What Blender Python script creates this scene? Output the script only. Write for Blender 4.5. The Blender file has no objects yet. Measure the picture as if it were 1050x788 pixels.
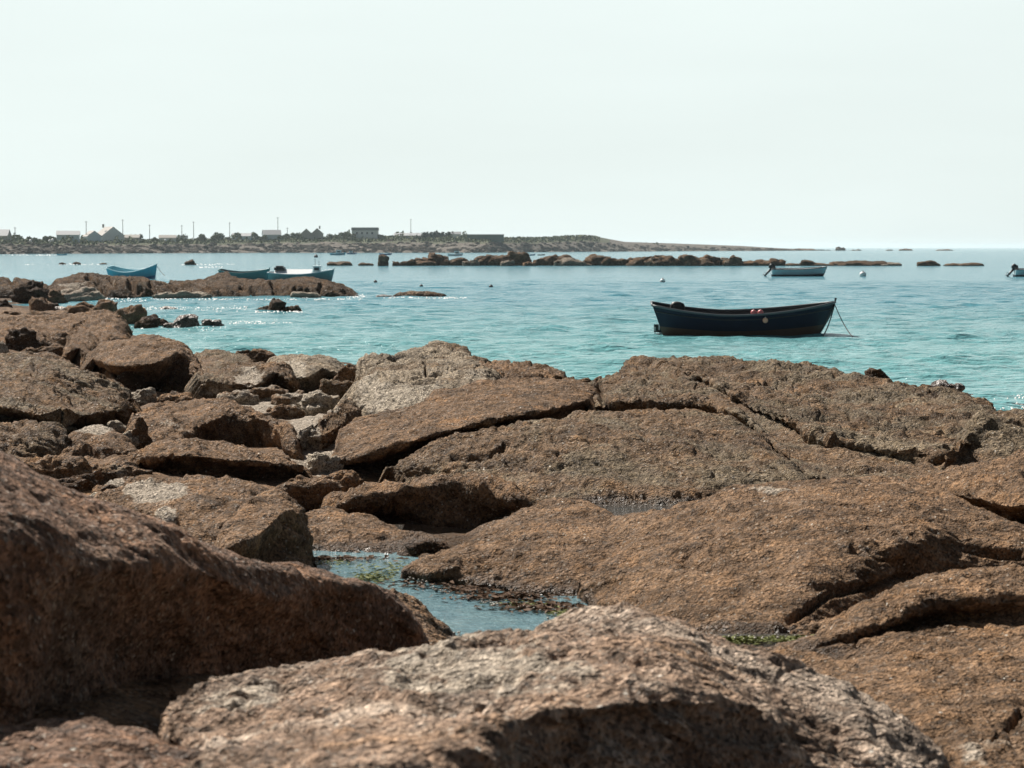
import bpy, math, random
import numpy as np
from mathutils import Vector, Matrix

random.seed(7)
rng = np.random.default_rng(11)
scene = bpy.context.scene
COL = scene.collection

# ------------------------------------------------------------------ camera geometry
CAM_H, F, CX, CY, HZ = 2.45, 2400.0, 525.0, 394.0, 254.0
PITCH = math.atan((CY - HZ) / F)
cp, sp_ = math.cos(PITCH), math.sin(PITCH)


def ray(px, py):
    a = (px - CX) / F
    b = -(py - CY) / F
    return a, cp + b * sp_, -sp_ + b * cp


def P(px, py, v):
    """photo position -> world point; v below 3 is a height above the water, otherwise a distance"""
    dx, dy, dz = ray(px, py)
    t = (v - CAM_H) / dz if v < 3 else v / dy
    return (dx * t, dy * t, CAM_H + dz * t)


def PD(px, py, D):
    dx, dy, dz = ray(px, py)
    t = D / dy
    return (dx * t, D, CAM_H + dz * t)


def project(A):
    """world points -> photo position and depth"""
    x, y, z = A[:, 0], A[:, 1], A[:, 2] - CAM_H
    zc = y * cp - z * sp_
    yc = y * sp_ + z * cp
    return CX + F * x / zc, CY - F * yc / zc, zc


# ------------------------------------------------------------------ noise
def _h(ix, iy, iz, seed):
    h = (ix.astype(np.uint32) * np.uint32(374761393) + iy.astype(np.uint32) * np.uint32(668265263)
         + iz.astype(np.uint32) * np.uint32(2147483647) + np.uint32((seed * 1274126177) & 0xffffffff))
    h = (h ^ (h >> np.uint32(13))) * np.uint32(1274126177)
    h = (h ^ (h >> np.uint32(16))) * np.uint32(2246822519)
    return h ^ (h >> np.uint32(15))


def perlin(p, seed=0):
    f = np.floor(p)
    i = f.astype(np.int64)
    r = p - f
    u = r * r * r * (r * (r * 6 - 15) + 10)
    out = 0
    for dx in (0, 1):
        for dy in (0, 1):
            for dz in (0, 1):
                h = _h(i[:, 0] + dx, i[:, 1] + dy, i[:, 2] + dz, seed)
                gx = (h & np.uint32(1023)) / 511.5 - 1
                gy = ((h >> np.uint32(10)) & np.uint32(1023)) / 511.5 - 1
                gz = ((h >> np.uint32(20)) & np.uint32(1023)) / 511.5 - 1
                d = gx * (r[:, 0] - dx) + gy * (r[:, 1] - dy) + gz * (r[:, 2] - dz)
                w = (u[:, 0] if dx else 1 - u[:, 0]) * (u[:, 1] if dy else 1 - u[:, 1]) * (u[:, 2] if dz else 1 - u[:, 2])
                out = out + d * w
    return out


def fbm(p, octaves=3, seed=0, gain=0.5):
    a, s, o = 1.0, 1.0, 0
    for k in range(octaves):
        o = o + a * perlin(p * s + k * 17.3, seed + k)
        a *= gain
        s *= 2.03
    return o


def ridged(p, octaves=3, seed=0):
    a, s, o = 1.0, 1.0, 0
    for k in range(octaves):
        o = o + a * (1 - 2.2 * np.abs(perlin(p * s + k * 9.1, seed + k)))
        a *= 0.5
        s *= 2.1
    return o


def worley(p, seed=0):
    i = np.floor(p).astype(np.int64)
    f1 = np.full(len(p), 9.0)
    f2 = np.full(len(p), 9.0)
    idv = np.zeros(len(p))
    for dx in (-1, 0, 1):
        for dy in (-1, 0, 1):
            for dz in (-1, 0, 1):
                cx, cy, cz = i[:, 0] + dx, i[:, 1] + dy, i[:, 2] + dz
                h = _h(cx, cy, cz, seed)
                jx = (h & np.uint32(1023)) / 1023.0
                jy = ((h >> np.uint32(10)) & np.uint32(1023)) / 1023.0
                jz = ((h >> np.uint32(20)) & np.uint32(1023)) / 1023.0
                d = (cx + jx - p[:, 0]) ** 2 + (cy + jy - p[:, 1]) ** 2 + (cz + jz - p[:, 2]) ** 2
                n = d < f1
                f2 = np.where(n, f1, np.minimum(f2, d))
                idv = np.where(n, jx, idv)
                f1 = np.where(n, d, f1)
    return np.sqrt(f1), np.sqrt(f2), idv


def smooth(a, b, x):
    t = np.clip((x - a) / (b - a), 0, 1)
    return t * t * (3 - 2 * t)


# ------------------------------------------------------------------ mesh helpers
def tag(o, label=None, cat=None, group=None, kind=None):
    if label:
        o['label'] = label
    if cat:
        o['category'] = cat
    if group:
        o['group'] = group
    if kind:
        o['kind'] = kind
    return o


def link(o, parent=None):
    COL.objects.link(o)
    if parent is not None:
        o.parent = parent
    return o


def empty(name, loc=(0, 0, 0), rot=(0, 0, 0)):
    o = bpy.data.objects.new(name, None)
    o.location = loc
    o.rotation_euler = rot
    o.empty_display_size = 0.3
    return link(o)


def grid_mesh(name, V, nu, nv, mat, wrap_u=False, attrs=None, origin=None, smooth_shade=True, caps=False, parent=None):
    """V: (nv*nu, 3) row after row"""
    V = np.asarray(V, dtype=np.float64)
    if origin is not None:
        V = V - np.asarray(origin)
    cu = nu if wrap_u else nu - 1
    a = np.arange(nv - 1)[:, None] * nu
    j = np.arange(cu)[None, :]
    j2 = (j + 1) % nu
    q = np.stack([a + j, a + nu + j, a + nu + j2, a + j2], axis=-1).reshape(-1, 4)
    n = len(q)
    me = bpy.data.meshes.new(name)
    me.vertices.add(len(V))
    me.vertices.foreach_set('co', V.astype(np.float32).ravel())
    me.loops.add(n * 4)
    me.loops.foreach_set('vertex_index', q.astype(np.int32).ravel())
    me.polygons.add(n)
    me.polygons.foreach_set('loop_start', np.arange(0, n * 4, 4, dtype=np.int32))
    me.polygons.foreach_set('loop_total', np.full(n, 4, dtype=np.int32))
    me.update(calc_edges=True)
    me.polygons.foreach_set('use_smooth', np.full(n, smooth_shade, dtype=bool))
    for k, arr in (attrs or {}).items():
        at = me.attributes.new(k, 'FLOAT', 'POINT')
        at.data.foreach_set('value', np.asarray(arr, dtype=np.float32))
    me.materials.append(mat)
    me.validate()
    o = bpy.data.objects.new(name, me)
    if origin is not None:
        o.location = origin
    return link(o, parent)


class MB:
    """collects polygons of one mesh"""

    def __init__(s):
        s.v, s.f, s.m = [], [], []

    def add(s, v, f, m=0):
        b = len(s.v)
        s.v += [tuple(p) for p in v]
        s.f += [tuple(i + b for i in q) for q in f]
        s.m += [m] * len(f)
        return s

    def box(s, c, d, rz=0.0, m=0):
        x, y, z = d[0] / 2, d[1] / 2, d[2] / 2
        ca, sa = math.cos(rz), math.sin(rz)
        vs = []
        for sx, sy, sz in ((-1, -1, -1), (1, -1, -1), (1, 1, -1), (-1, 1, -1), (-1, -1, 1), (1, -1, 1), (1, 1, 1), (-1, 1, 1)):
            vs.append((c[0] + sx * x * ca - sy * y * sa, c[1] + sx * x * sa + sy * y * ca, c[2] + sz * z))
        return s.add(vs, [(3, 2, 1, 0), (4, 5, 6, 7), (0, 1, 5, 4), (1, 2, 6, 5), (2, 3, 7, 6), (3, 0, 4, 7)], m)

    def tube(s, pts, rad, n=8, m=0, cap=True):
        pts = [Vector(p) for p in pts]
        if not isinstance(rad, (list, tuple)):
            rad = [rad] * len(pts)
        rings = []
        for i, p in enumerate(pts):
            d = (pts[min(i + 1, len(pts) - 1)] - pts[max(i - 1, 0)]).normalized()
            up = Vector((0, 0, 1)) if abs(d.z) < 0.95 else Vector((1, 0, 0))
            a = d.cross(up).normalized()
            b = a.cross(d).normalized()
            rings.append([p + rad[i] * (math.cos(t) * a + math.sin(t) * b) for t in [2 * math.pi * k / n for k in range(n)]])
        vs = [v for r in rings for v in r]
        fs = []
        for i in range(len(pts) - 1):
            for k in range(n):
                fs.append((i * n + k, i * n + (k + 1) % n, (i + 1) * n + (k + 1) % n, (i + 1) * n + k))
        if cap:
            fs.append(tuple(range(n - 1, -1, -1)))
            fs.append(tuple((len(pts) - 1) * n + k for k in range(n)))
        return s.add(vs, fs, m)

    def ball(s, c, r, n=12, k=8, sz=1.0, m=0):
        vs, fs = [(c[0], c[1], c[2] - r * sz)], []
        for i in range(1, k):
            t = -math.pi / 2 + math.pi * i / k
            for j in range(n):
                a = 2 * math.pi * j / n
                vs.append((c[0] + r * math.cos(t) * math.cos(a), c[1] + r * math.cos(t) * math.sin(a), c[2] + r * sz * math.sin(t)))
        vs.append((c[0], c[1], c[2] + r * sz))
        for j in range(n):
            fs.append((0, 1 + (j + 1) % n, 1 + j))
        for i in range(k - 2):
            for j in range(n):
                a = 1 + i * n + j
                b = 1 + i * n + (j + 1) % n
                fs.append((a, b, b + n, a + n))
        e = len(vs) - 1
        for j in range(n):
            fs.append((e, 1 + (k - 2) * n + j, 1 + (k - 2) * n + (j + 1) % n))
        return s.add(vs, fs, m)

    def build(s, name, mats, parent=None, loc=None, smooth_shade=False):
        me = bpy.data.meshes.new(name)
        me.from_pydata(s.v, [], s.f)
        if not isinstance(mats, (list, tuple)):
            mats = [mats]
        for m in mats:
            me.materials.append(m)
        me.polygons.foreach_set('material_index', np.array(s.m, dtype=np.int32))
        me.polygons.foreach_set('use_smooth', np.full(len(s.f), smooth_shade, dtype=bool))
        me.update()
        o = bpy.data.objects.new(name, me)
        if loc is not None:
            o.location = loc
        return link(o, parent)


# ------------------------------------------------------------------ materials
class N:
    def __init__(s, name):
        s.m = bpy.data.materials.new(name)
        s.m.use_nodes = True
        s.t = s.m.node_tree
        s.b = s.t.nodes['Principled BSDF']

    def n(s, ty, **kw):
        o = s.t.nodes.new(ty)
        for k, v in kw.items():
            if k.startswith('i_'):
                o.inputs[k[2:].replace('_', ' ')].default_value = v
            else:
                setattr(o, k, v)
        return o

    def l(s, a, b):
        s.t.links.new(a, b)

    def math(s, op, a, b=None, c=None, clamp=False):
        o = s.n('ShaderNodeMath', operation=op, use_clamp=clamp)
        for i, x in enumerate((a, b, c)):
            if x is None:
                continue
            if isinstance(x, (int, float)):
                o.inputs[i].default_value = x
            else:
                s.l(x, o.inputs[i])
        return o.outputs[0]

    def mix(s, fac, a, b, bt='MIX'):
        o = s.n('ShaderNodeMix', data_type='RGBA', blend_type=bt)
        for x, k in ((fac, 0), (a, 6), (b, 7)):
            if isinstance(x, (int, float)):
                o.inputs[k].default_value = x
            elif isinstance(x, tuple):
                o.inputs[k].default_value = x + (1,)
            else:
                s.l(x, o.inputs[k])
        return o.outputs[2]

    def noise(s, vec, scale, detail=3, rough=0.55, dist=0.0):
        o = s.n('ShaderNodeTexNoise', i_Scale=scale, i_Detail=detail, i_Roughness=rough, i_Distortion=dist)
        s.l(vec, o.inputs['Vector'])
        return o.outputs['Fac']

    def ramp(s, x, a, b):
        o = s.n('ShaderNodeMapRange', interpolation_type='SMOOTHSTEP')
        s.l(x, o.inputs[0])
        o.inputs[1].default_value = a
        o.inputs[2].default_value = b
        return o.outputs[0]


def plain(name, col, rough=0.6, var=0.15, scale=6.0, metal=0.0, spec=0.4, bump=0.0):
    k = N(name)
    tc = k.n('ShaderNodeNewGeometry').outputs['Position']
    f = k.noise(tc, scale, 4)
    f2 = k.math('MULTIPLY_ADD', f, 2 * var, 1 - var)
    hs = k.n('ShaderNodeHueSaturation')
    hs.inputs['Color'].default_value = col + (1,)
    k.l(f2, hs.inputs['Value'])
    k.l(hs.outputs[0], k.b.inputs['Base Color'])
    k.b.inputs['Roughness'].default_value = rough
    k.b.inputs['Metallic'].default_value = metal
    k.b.inputs['Specular IOR Level'].default_value = spec
    if bump:
        bp = k.n('ShaderNodeBump', i_Strength=0.6, i_Distance=bump)
        k.l(f, bp.inputs['Height'])
        k.l(bp.outputs[0], k.b.inputs['Normal'])
    return k.m


def rock_mat(name, brown, grey, grey_amt, pale=(0.5, 0.42, 0.33), grit=1.0, coarse=1.0, wetline=True, fleck=0.035, rough=(0.62, 0.97), spec=0.1):
    """granite grown over with brown weed; attribute 'pale' bares the stone"""
    k = N(name)
    pos = k.n('ShaderNodeNewGeometry').outputs['Position']
    big = k.noise(pos, 1.1 * coarse, 5, 0.6, 0.4)
    mid = k.noise(pos, 6.0 * coarse, 5, 0.6)
    fine = k.noise(pos, 42.0 * coarse, 4, 0.65)
    vor = k.n('ShaderNodeTexVoronoi', i_Scale=75.0 * coarse)
    k.l(pos, vor.inputs['Vector'])
    vor2 = k.n('ShaderNodeTexVoronoi', i_Scale=28.0 * coarse)
    k.l(pos, vor2.inputs['Vector'])
    dark = tuple(c * 0.48 for c in brown)
    c = k.mix(k.ramp(mid, 0.33, 0.68), dark, brown)
    orange = (brown[0] * 1.1, brown[1] * 1.02, brown[2] * 0.9)
    c = k.mix(k.ramp(k.noise(pos, 2.6 * coarse, 4), 0.52, 0.72), c, orange)
    gfac = k.ramp(k.math('MULTIPLY_ADD', mid, 0.35, big), 0.9 - 0.5 * grey_amt, 1.0 - 0.5 * grey_amt + 0.06)
    gcol = k.mix(k.ramp(fine, 0.3, 0.7), tuple(x * 0.55 for x in grey), tuple(min(1, x * 1.3) for x in grey))
    c = k.mix(gfac, c, gcol)
    tone = k.math('MULTIPLY_ADD', k.noise(pos, 1.9 * coarse, 6, 0.62, 0.6), 1.9, 0.06)
    th = k.n('ShaderNodeHueSaturation')
    k.l(c, th.inputs['Color'])
    k.l(tone, th.inputs['Value'])
    c = th.outputs[0]
    stain = k.ramp(k.noise(pos, 3.3 * coarse, 7, 0.7, 0.9), 0.56, 0.68)
    c = k.mix(k.math('MULTIPLY', stain, 0.6), c, tuple(x * 0.3 for x in brown))
    # bare pale stone
    at = k.n('ShaderNodeAttribute', attribute_name='pale')
    pf = k.ramp(k.math('MULTIPLY_ADD', k.math('SUBTRACT', mid, 0.5), 1.1, at.outputs['Fac']), 0.42, 0.62)
    pcol = k.mix(k.ramp(k.noise(pos, 18.0 * coarse, 4), 0.35, 0.7), tuple(x * 0.6 for x in pale), pale)
    c = k.mix(pf, c, pcol)
    # grain: crystals, shells, weed tufts and painted sun glints
    sep = k.n('ShaderNodeSeparateColor')
    k.l(vor.outputs['Color'], sep.inputs[0])
    val = k.math('MULTIPLY_ADD', sep.outputs[0], 0.9, 0.55)
    gr = k.n('ShaderNodeHueSaturation')
    k.l(c, gr.inputs['Color'])
    k.l(val, gr.inputs['Value'])
    c = gr.outputs[0]
    fl = k.math('LESS_THAN', sep.outputs[1], fleck)
    c = k.mix(k.math('MULTIPLY', fl, 0.5), c, (0.40, 0.34, 0.27))
    dk = k.math('LESS_THAN', sep.outputs[2], 0.16)
    c = k.mix(k.math('MULTIPLY', dk, 0.6), c, (0.02, 0.017, 0.014))
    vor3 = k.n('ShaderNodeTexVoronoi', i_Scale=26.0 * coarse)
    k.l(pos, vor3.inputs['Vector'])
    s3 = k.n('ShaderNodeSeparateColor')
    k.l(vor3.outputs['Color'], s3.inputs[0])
    shell_glint = k.math('MULTIPLY', k.math('LESS_THAN', vor3.outputs['Distance'], 0.2), k.math('LESS_THAN', s3.outputs[0], 0.045))
    c = k.mix(k.math('MULTIPLY', shell_glint, 0.85), c, (0.62, 0.57, 0.49))  # sparse white specks put sun glints into the colour
    if wetline:
        sz = k.n('ShaderNodeSeparateXYZ')
        k.l(pos, sz.inputs[0])
        wz = k.math('MULTIPLY_ADD', k.math('SUBTRACT', mid, 0.5), 0.25, sz.outputs[2])
        wet = k.math('SUBTRACT', 1.0, k.ramp(wz, 0.02, 0.16))
        wa = k.n('ShaderNodeAttribute', attribute_name='wet')
        wet = k.math('MAXIMUM', wet, wa.outputs['Fac'])
        c = k.mix(k.math('MULTIPLY', wet, 0.6), c, (0.03, 0.022, 0.016))
    k.l(c, k.b.inputs['Base Color'])
    rr = k.n('ShaderNodeMapRange')
    k.l(k.noise(pos, 11.0 * coarse, 3), rr.inputs[0])
    rr.inputs[1].default_value, rr.inputs[2].default_value = 0.35, 0.65
    rr.inputs[3].default_value, rr.inputs[4].default_value = rough
    shiny = k.math('LESS_THAN', sep.outputs[1], 0.05)
    k.l(k.math('MULTIPLY', rr.outputs[0], k.math('MULTIPLY_ADD', wa.outputs['Fac'] if wetline else shiny, -0.6, k.math('MULTIPLY_ADD', shiny, -0.35, 1.0))), k.b.inputs['Roughness'])
    k.b.inputs['Specular IOR Level'].default_value = spec
    # relief
    h = k.math('ADD', k.math('MULTIPLY', mid, 1.2), k.math('MULTIPLY', fine, 0.55))
    h = k.math('ADD', h, k.math('MULTIPLY', vor2.outputs['Distance'], 0.45))
    h = k.math('ADD', h, k.math('MULTIPLY', vor.outputs['Distance'], 0.3))
    bp = k.n('ShaderNodeBump', i_Strength=1.0, i_Distance=0.045 * grit / coarse)
    k.l(h, bp.inputs['Height'])
    k.l(bp.outputs[0], k.b.inputs['Normal'])
    return k.m


M = {}
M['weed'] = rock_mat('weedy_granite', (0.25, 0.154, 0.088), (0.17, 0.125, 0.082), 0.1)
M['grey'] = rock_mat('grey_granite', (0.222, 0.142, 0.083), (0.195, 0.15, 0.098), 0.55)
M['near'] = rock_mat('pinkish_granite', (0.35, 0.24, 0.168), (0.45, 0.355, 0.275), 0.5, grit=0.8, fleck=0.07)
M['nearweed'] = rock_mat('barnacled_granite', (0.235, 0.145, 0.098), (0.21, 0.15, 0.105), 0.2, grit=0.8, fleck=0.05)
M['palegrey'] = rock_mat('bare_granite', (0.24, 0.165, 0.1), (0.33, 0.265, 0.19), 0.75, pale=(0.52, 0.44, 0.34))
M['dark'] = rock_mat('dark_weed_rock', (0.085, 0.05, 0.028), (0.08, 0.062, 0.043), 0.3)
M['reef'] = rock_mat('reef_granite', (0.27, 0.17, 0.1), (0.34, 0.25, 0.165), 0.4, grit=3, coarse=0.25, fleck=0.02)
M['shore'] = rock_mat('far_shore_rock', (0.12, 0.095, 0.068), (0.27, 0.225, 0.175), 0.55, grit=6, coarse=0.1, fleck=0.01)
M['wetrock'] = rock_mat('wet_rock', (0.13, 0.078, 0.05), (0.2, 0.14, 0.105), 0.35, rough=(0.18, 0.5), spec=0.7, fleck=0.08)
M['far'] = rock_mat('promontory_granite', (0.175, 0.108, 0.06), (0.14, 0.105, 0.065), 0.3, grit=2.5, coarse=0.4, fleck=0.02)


def sea_mat():
    k = N('sea_water')
    pos = k.n('ShaderNodeNewGeometry').outputs['Position']
    sx = k.n('ShaderNodeSeparateXYZ')
    k.l(pos, sx.inputs[0])
    y = sx.outputs[1]
    mp = k.n('ShaderNodeMapping')
    k.l(pos, mp.inputs['Vector'])
    mp.inputs['Scale'].default_value = (0.35, 1, 1)
    v = mp.outputs[0]
    patch = k.noise(v, 0.045, 4, 0.55, 0.5)
    # sandy shallows close in, weed and deeper water farther out
    sh = k.math('SUBTRACT', 1.0, k.ramp(k.math('MULTIPLY_ADD', k.math('SUBTRACT', patch, 0.5), 60.0, y), 45.0, 125.0))
    c = k.mix(sh, (0.066, 0.25, 0.315), (0.145, 0.37, 0.378))
    c = k.mix(k.math('MULTIPLY', k.ramp(k.noise(v, 0.02, 3), 0.5, 0.7), 0.2), c, (0.025, 0.12, 0.165))
    k.l(c, k.b.inputs['Base Color'])
    k.b.inputs['Roughness'].default_value = 0.1
    k.b.inputs['IOR'].default_value = 1.33
    k.b.inputs['Specular IOR Level'].default_value = 0.5
    mp2 = k.n('ShaderNodeMapping')
    k.l(pos, mp2.inputs['Vector'])
    mp2.inputs['Scale'].default_value = (0.45, 1, 1)
    mp2.inputs['Rotation'].default_value = (0, 0, 0.25)
    w1 = k.noise(mp2.outputs[0], 1.3, 4, 0.6, 0.3)
    w2 = k.noise(mp2.outputs[0], 5.5, 3, 0.6, 0.2)
    w3 = k.noise(mp2.outputs[0], 0.16, 3, 0.55)
    h = k.math('ADD', k.math('MULTIPLY', w1, 0.26), k.math('MULTIPLY', w2, 0.16))
    h = k.math('ADD', h, k.math('MULTIPLY', w3, 0.2))
    bp = k.n('ShaderNodeBump', i_Strength=1.0, i_Distance=0.9)
    k.l(h, bp.inputs['Height'])
    k.l(bp.outputs[0], k.b.inputs['Normal'])
    return k.m


def pool_mat(name, deep, shallow, rip=0.02):
    k = N(name)
    pos = k.n('ShaderNodeNewGeometry').outputs['Position']
    f = k.noise(pos, 1.6, 5, 0.6, 0.4)
    c = k.mix(k.ramp(f, 0.42, 0.66), deep, shallow)
    k.l(c, k.b.inputs['Base Color'])
    k.b.inputs['Roughness'].default_value = 0.06
    k.b.inputs['IOR'].default_value = 1.33
    mp = k.n('ShaderNodeMapping')
    k.l(pos, mp.inputs['Vector'])
    mp.inputs['Scale'].default_value = (0.7, 1, 1)
    w = k.noise(mp.outputs[0], 11, 4, 0.65, 0.3)
    bp = k.n('ShaderNodeBump', i_Strength=0.9, i_Distance=rip)
    k.l(w, bp.inputs['Height'])
    k.l(bp.outputs[0], k.b.inputs['Normal'])
    return k.m


M['sea'] = sea_mat()
M['pool'] = pool_mat('pool_water', (0.14, 0.25, 0.285), (0.2, 0.32, 0.34), 0.06)  # blue of the reflected sky is put into the base colour
M['pool_clear'] = pool_mat('clear_pool_water', (0.05, 0.045, 0.035), (0.08, 0.06, 0.045), 0.05)
M['algae'] = plain('green_algae', (0.15, 0.165, 0.035), 0.7, 0.4, 14.0, spec=0.2, bump=0.01)
M['foam_glint'] = plain('foam_glint', (0.72, 0.72, 0.7), 0.5, 0.1)
M['shell_glint'] = plain('shell_glint', (0.42, 0.37, 0.31), 0.4, 0.3, 20, spec=0.5)


# ------------------------------------------------------------------ rocks
def rock_disp(W, nrm, amp, seed, strat=1.0, fine=True):
    """displacement in metres along the normal"""
    ns = float(np.clip(np.median(W[:, 1]) / 40, 1, 2.6))
    W = W / ns
    amp = amp * ns
    q = W.copy()
    q += 0.12 * np.stack([perlin(W * 1.3, seed + 50), perlin(W * 1.3, seed + 51), perlin(W * 1.3, seed + 52)], 1)
    # bedding: tilted, stretched along one direction
    t = np.array([0.35, 0.2, 0.91])
    t /= np.linalg.norm(t)
    s = (q @ t)[:, None]
    qs = q + t[None, :] * s * 1.6
    d = 0.16 * fbm(q / 1.5, 2, seed)
    d += 0.07 * (ridged(qs / 0.62, 3, seed + 5) - 0.9) * strat
    f1, f2, idv = worley(qs / 0.33, seed + 9)
    d += 0.05 * (idv - 0.5) * smooth(0.02, 0.2, f2 - f1)
    d -= 0.022 * (1 - smooth(0.0, 0.09, f2 - f1)) * strat
    if fine:
        d += 0.03 * fbm(qs / 0.12, 3, seed + 20)
        d += 0.006 * (1 - np.abs(perlin(W / 0.035, seed + 31)) * 3)
        f1, f2, idv = worley(W / 0.085, seed + 41)
        d += 0.02 * (0.5 - f1) * (0.5 + idv)
        d -= 0.035 * smooth(.16, .42, perlin(qs / np.array([.26, .2, .16]), seed + 61)) * strat
        d -= 0.02 * smooth(.2, .4, perlin(W / .075, seed + 63))
    return d * amp


def catmull(Pt, t):
    """Pt (n,k) control values, t in 0..n-1"""
    n = len(Pt)
    i = np.clip(np.floor(t).astype(int), 0, n - 2)
    u = (t - i)[:, None]
    p0 = Pt[np.clip(i - 1, 0, n - 1)]
    p1 = Pt[i]
    p2 = Pt[i + 1]
    p3 = Pt[np.clip(i + 2, 0, n - 1)]
    # slopes limited so that close rows stay crisp
    m1 = (p2 - p0) * 0.5
    m2 = (p3 - p1) * 0.5
    lim = np.abs(p2 - p1) * 1.5 + 1e-6
    m1 = np.clip(m1, -lim, lim)
    m2 = np.clip(m2, -lim, lim)
    u2, u3 = u * u, u * u * u
    return (2 * u3 - 3 * u2 + 1) * p1 + (u3 - 2 * u2 + u) * m1 + (-2 * u3 + 3 * u2) * p2 + (u3 - u2) * m2


def seg_dist(px, py, line):
    best = np.full(len(px), 1e9)
    tt = np.zeros(len(px))
    n = len(line) - 1
    for i in range(n):
        ax, ay = line[i][:2]
        bx, by = line[i + 1][:2]
        L2 = (bx - ax) ** 2 + (by - ay) ** 2
        t = np.clip(((px - ax) * (bx - ax) + (py - ay) * (by - ay)) / L2, 0, 1)
        d = np.hypot(px - ax - t * (bx - ax), py - ay - t * (by - ay))
        m = d < best
        best = np.where(m, d, best)
        tt = np.where(m, (i + t) / n, tt)
    return best, tt


ROCK_N = [0]


def wetness(px, py, W):
    """damp margin just above the standing water of the pools"""
    o = np.zeros(len(W))
    for cx, cy, rx, ry, z in ((460, 605, 210, 62, .4), (785, 656, 90, 16, .53), (650, 522, 80, 12, .485), (388, 541, 34, 8, .375), (900, 668, 90, 10, .6)):
        m = smooth(1.2, .8, np.hypot((px - cx) / rx, (py - cy) / ry))
        o = np.maximum(o, m * smooth(z + .075, z + .02, W[:, 2] + .03 * perlin(W * 4, 3)))
    return o



def loft(name, label, rows, mat, back=0.8, amp=1.0, seed=None, strat=1.0, cracks=(), pale=(), step=2.6, cat='rock', group=None, drop=0.35, backdrop=0.5, dy=0.0):
    if dy:
        rows = [[(p[0], p[1] + dy * max(0, 1 - .5 * i), p[2]) for p in r] for i, r in enumerate(rows)]
    ROCK_N[0] += 1
    seed = ROCK_N[0] * 13 if seed is None else seed
    R = [np.array([P(*p) for p in r]) for r in rows]
    crest, base = R[0], R[-1]
    # behind the crest the rock falls away
    away = np.stack([crest[:, 0], crest[:, 1], np.zeros(len(crest))], 1)
    away /= np.linalg.norm(away, axis=1)[:, None]
    b1 = crest + away * back * 0.35
    b1[:, 2] -= 0.07 * backdrop
    b2 = crest + away * back * 0.75
    b2[:, 2] -= 0.55 * backdrop
    b3 = crest + away * back
    b3[:, 2] -= 1.3 * backdrop
    fr = base.copy()
    fr[:, 2] -= drop
    rowsW = [b3, b2, b1] + R + [fr]
    allp = np.concatenate(R)
    D = np.median(allp[:, 1])
    du = step * D / F
    wid = max(np.sum(np.linalg.norm(np.diff(r, axis=0), axis=1)) for r in R)
    nu = int(np.clip(wid / du, 14, 520))
    RS = []
    for r in rowsW:
        cl = np.concatenate([[0], np.cumsum(np.linalg.norm(np.diff(r[:, [0, 2]], axis=0), axis=1))])
        # parameter mixes point order and length, so that corners of neighbouring rows meet
        tq = np.interp(np.linspace(0, 1, nu), cl / cl[-1], np.arange(len(r)))
        RS.append(catmull(r, tq))
    RS = np.array(RS)                                    # rows, nu, 3
    # ends sink into the ground
    for side, sl in ((-1, 0), (1, -1)):
        pass
    gaps = np.linalg.norm(np.diff(RS, axis=0), axis=2)
    gap = np.percentile(gaps, 75, axis=1)
    ts = []
    for i, g in enumerate(gap):
        n = int(np.clip(g / (du * 1.45), 3, 300))
        if i < 2:
            n = min(n, 14)
        ts.append(i + np.arange(n) / n)
    ts = np.concatenate(ts + [[len(RS) - 1]])
    nv = len(ts)
    V = catmull(RS.reshape(len(RS), -1), ts).reshape(nv, nu, 3)
    # side skirts
    lo = V[:, :1, :].copy()
    hi = V[:, -1:, :].copy()
    e = min(0.25, du * 8)
    lo[:, :, 0] -= e
    hi[:, :, 0] += e
    lo[:, :, 2] -= drop
    hi[:, :, 2] -= drop
    V = np.concatenate([lo, V, hi], axis=1)
    nu += 2
    # normals
    gu = np.gradient(V, axis=1)
    gv = np.gradient(V, axis=0)
    nr = np.cross(gv, gu)
    ln = np.linalg.norm(nr, axis=2, keepdims=True)
    nr = nr / np.maximum(ln, 1e-9)
    # keep outward: crest normals point up
    if np.mean(nr[:, :, 2]) < 0:
        nr = -nr
    W = V.reshape(-1, 3)
    nr = nr.reshape(-1, 3)
    d = rock_disp(W, nr, amp, seed, strat, fine=True)
    px, py, dep = project(W)
    for ck in cracks:
        line, wpx, depth = ck[:3]
        if len(ck) > 3:
            # one side stands proud of the other
            lx_ = np.array([q_[0] for q_ in line], float)
            ly_ = np.array([q_[1] for q_ in line], float)
            jx = px + 3.5 * perlin(W * 3, seed + 70)
            jy = py + 2.0 * perlin(W * 3, seed + 71)
            up = np.interp(jx, lx_, ly_) - jy
            inside = smooth(lx_[0] - 12, lx_[0] + 12, jx) * smooth(lx_[-1] + 25, lx_[-1] - 10, jx)
            d = d + ck[3] * smooth(-1.5, 1.5, up) * np.exp(-np.maximum(up, 0) / ck[4]) * inside
        ds, tt = seg_dist(px + 3.5 * perlin(W * 3, seed + 70), py + 2.0 * perlin(W * 3, seed + 71), line)
        w = wpx * (0.55 + 0.9 * np.abs(perlin(W * 2.2, seed + 77)) * 2)
        k = smooth(1.0, 0.25, ds / np.maximum(w, 0.3)) * smooth(0, 0.12, tt) * smooth(1, 0.88, tt)
        d = d - depth * k
    pal = np.zeros(len(W))
    for (cx, cy, rx, ry, st) in pale:
        pal = np.maximum(pal, st * np.exp(-1.2 * (((px - cx) / rx) ** 2 + ((py - cy) / ry) ** 2) ** 2))
    Wd = W + nr * d[:, None]
    org = Wd.reshape(nv, nu, 3)[nv // 2, nu // 2].copy()
    wet = wetness(px, py, Wd)
    o = grid_mesh(name, Wd, nu, nv, mat, attrs={'pale': pal, 'wet': wet}, origin=org)
    # flip if needed
    tag(o, label, cat, group)
    return o


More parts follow.
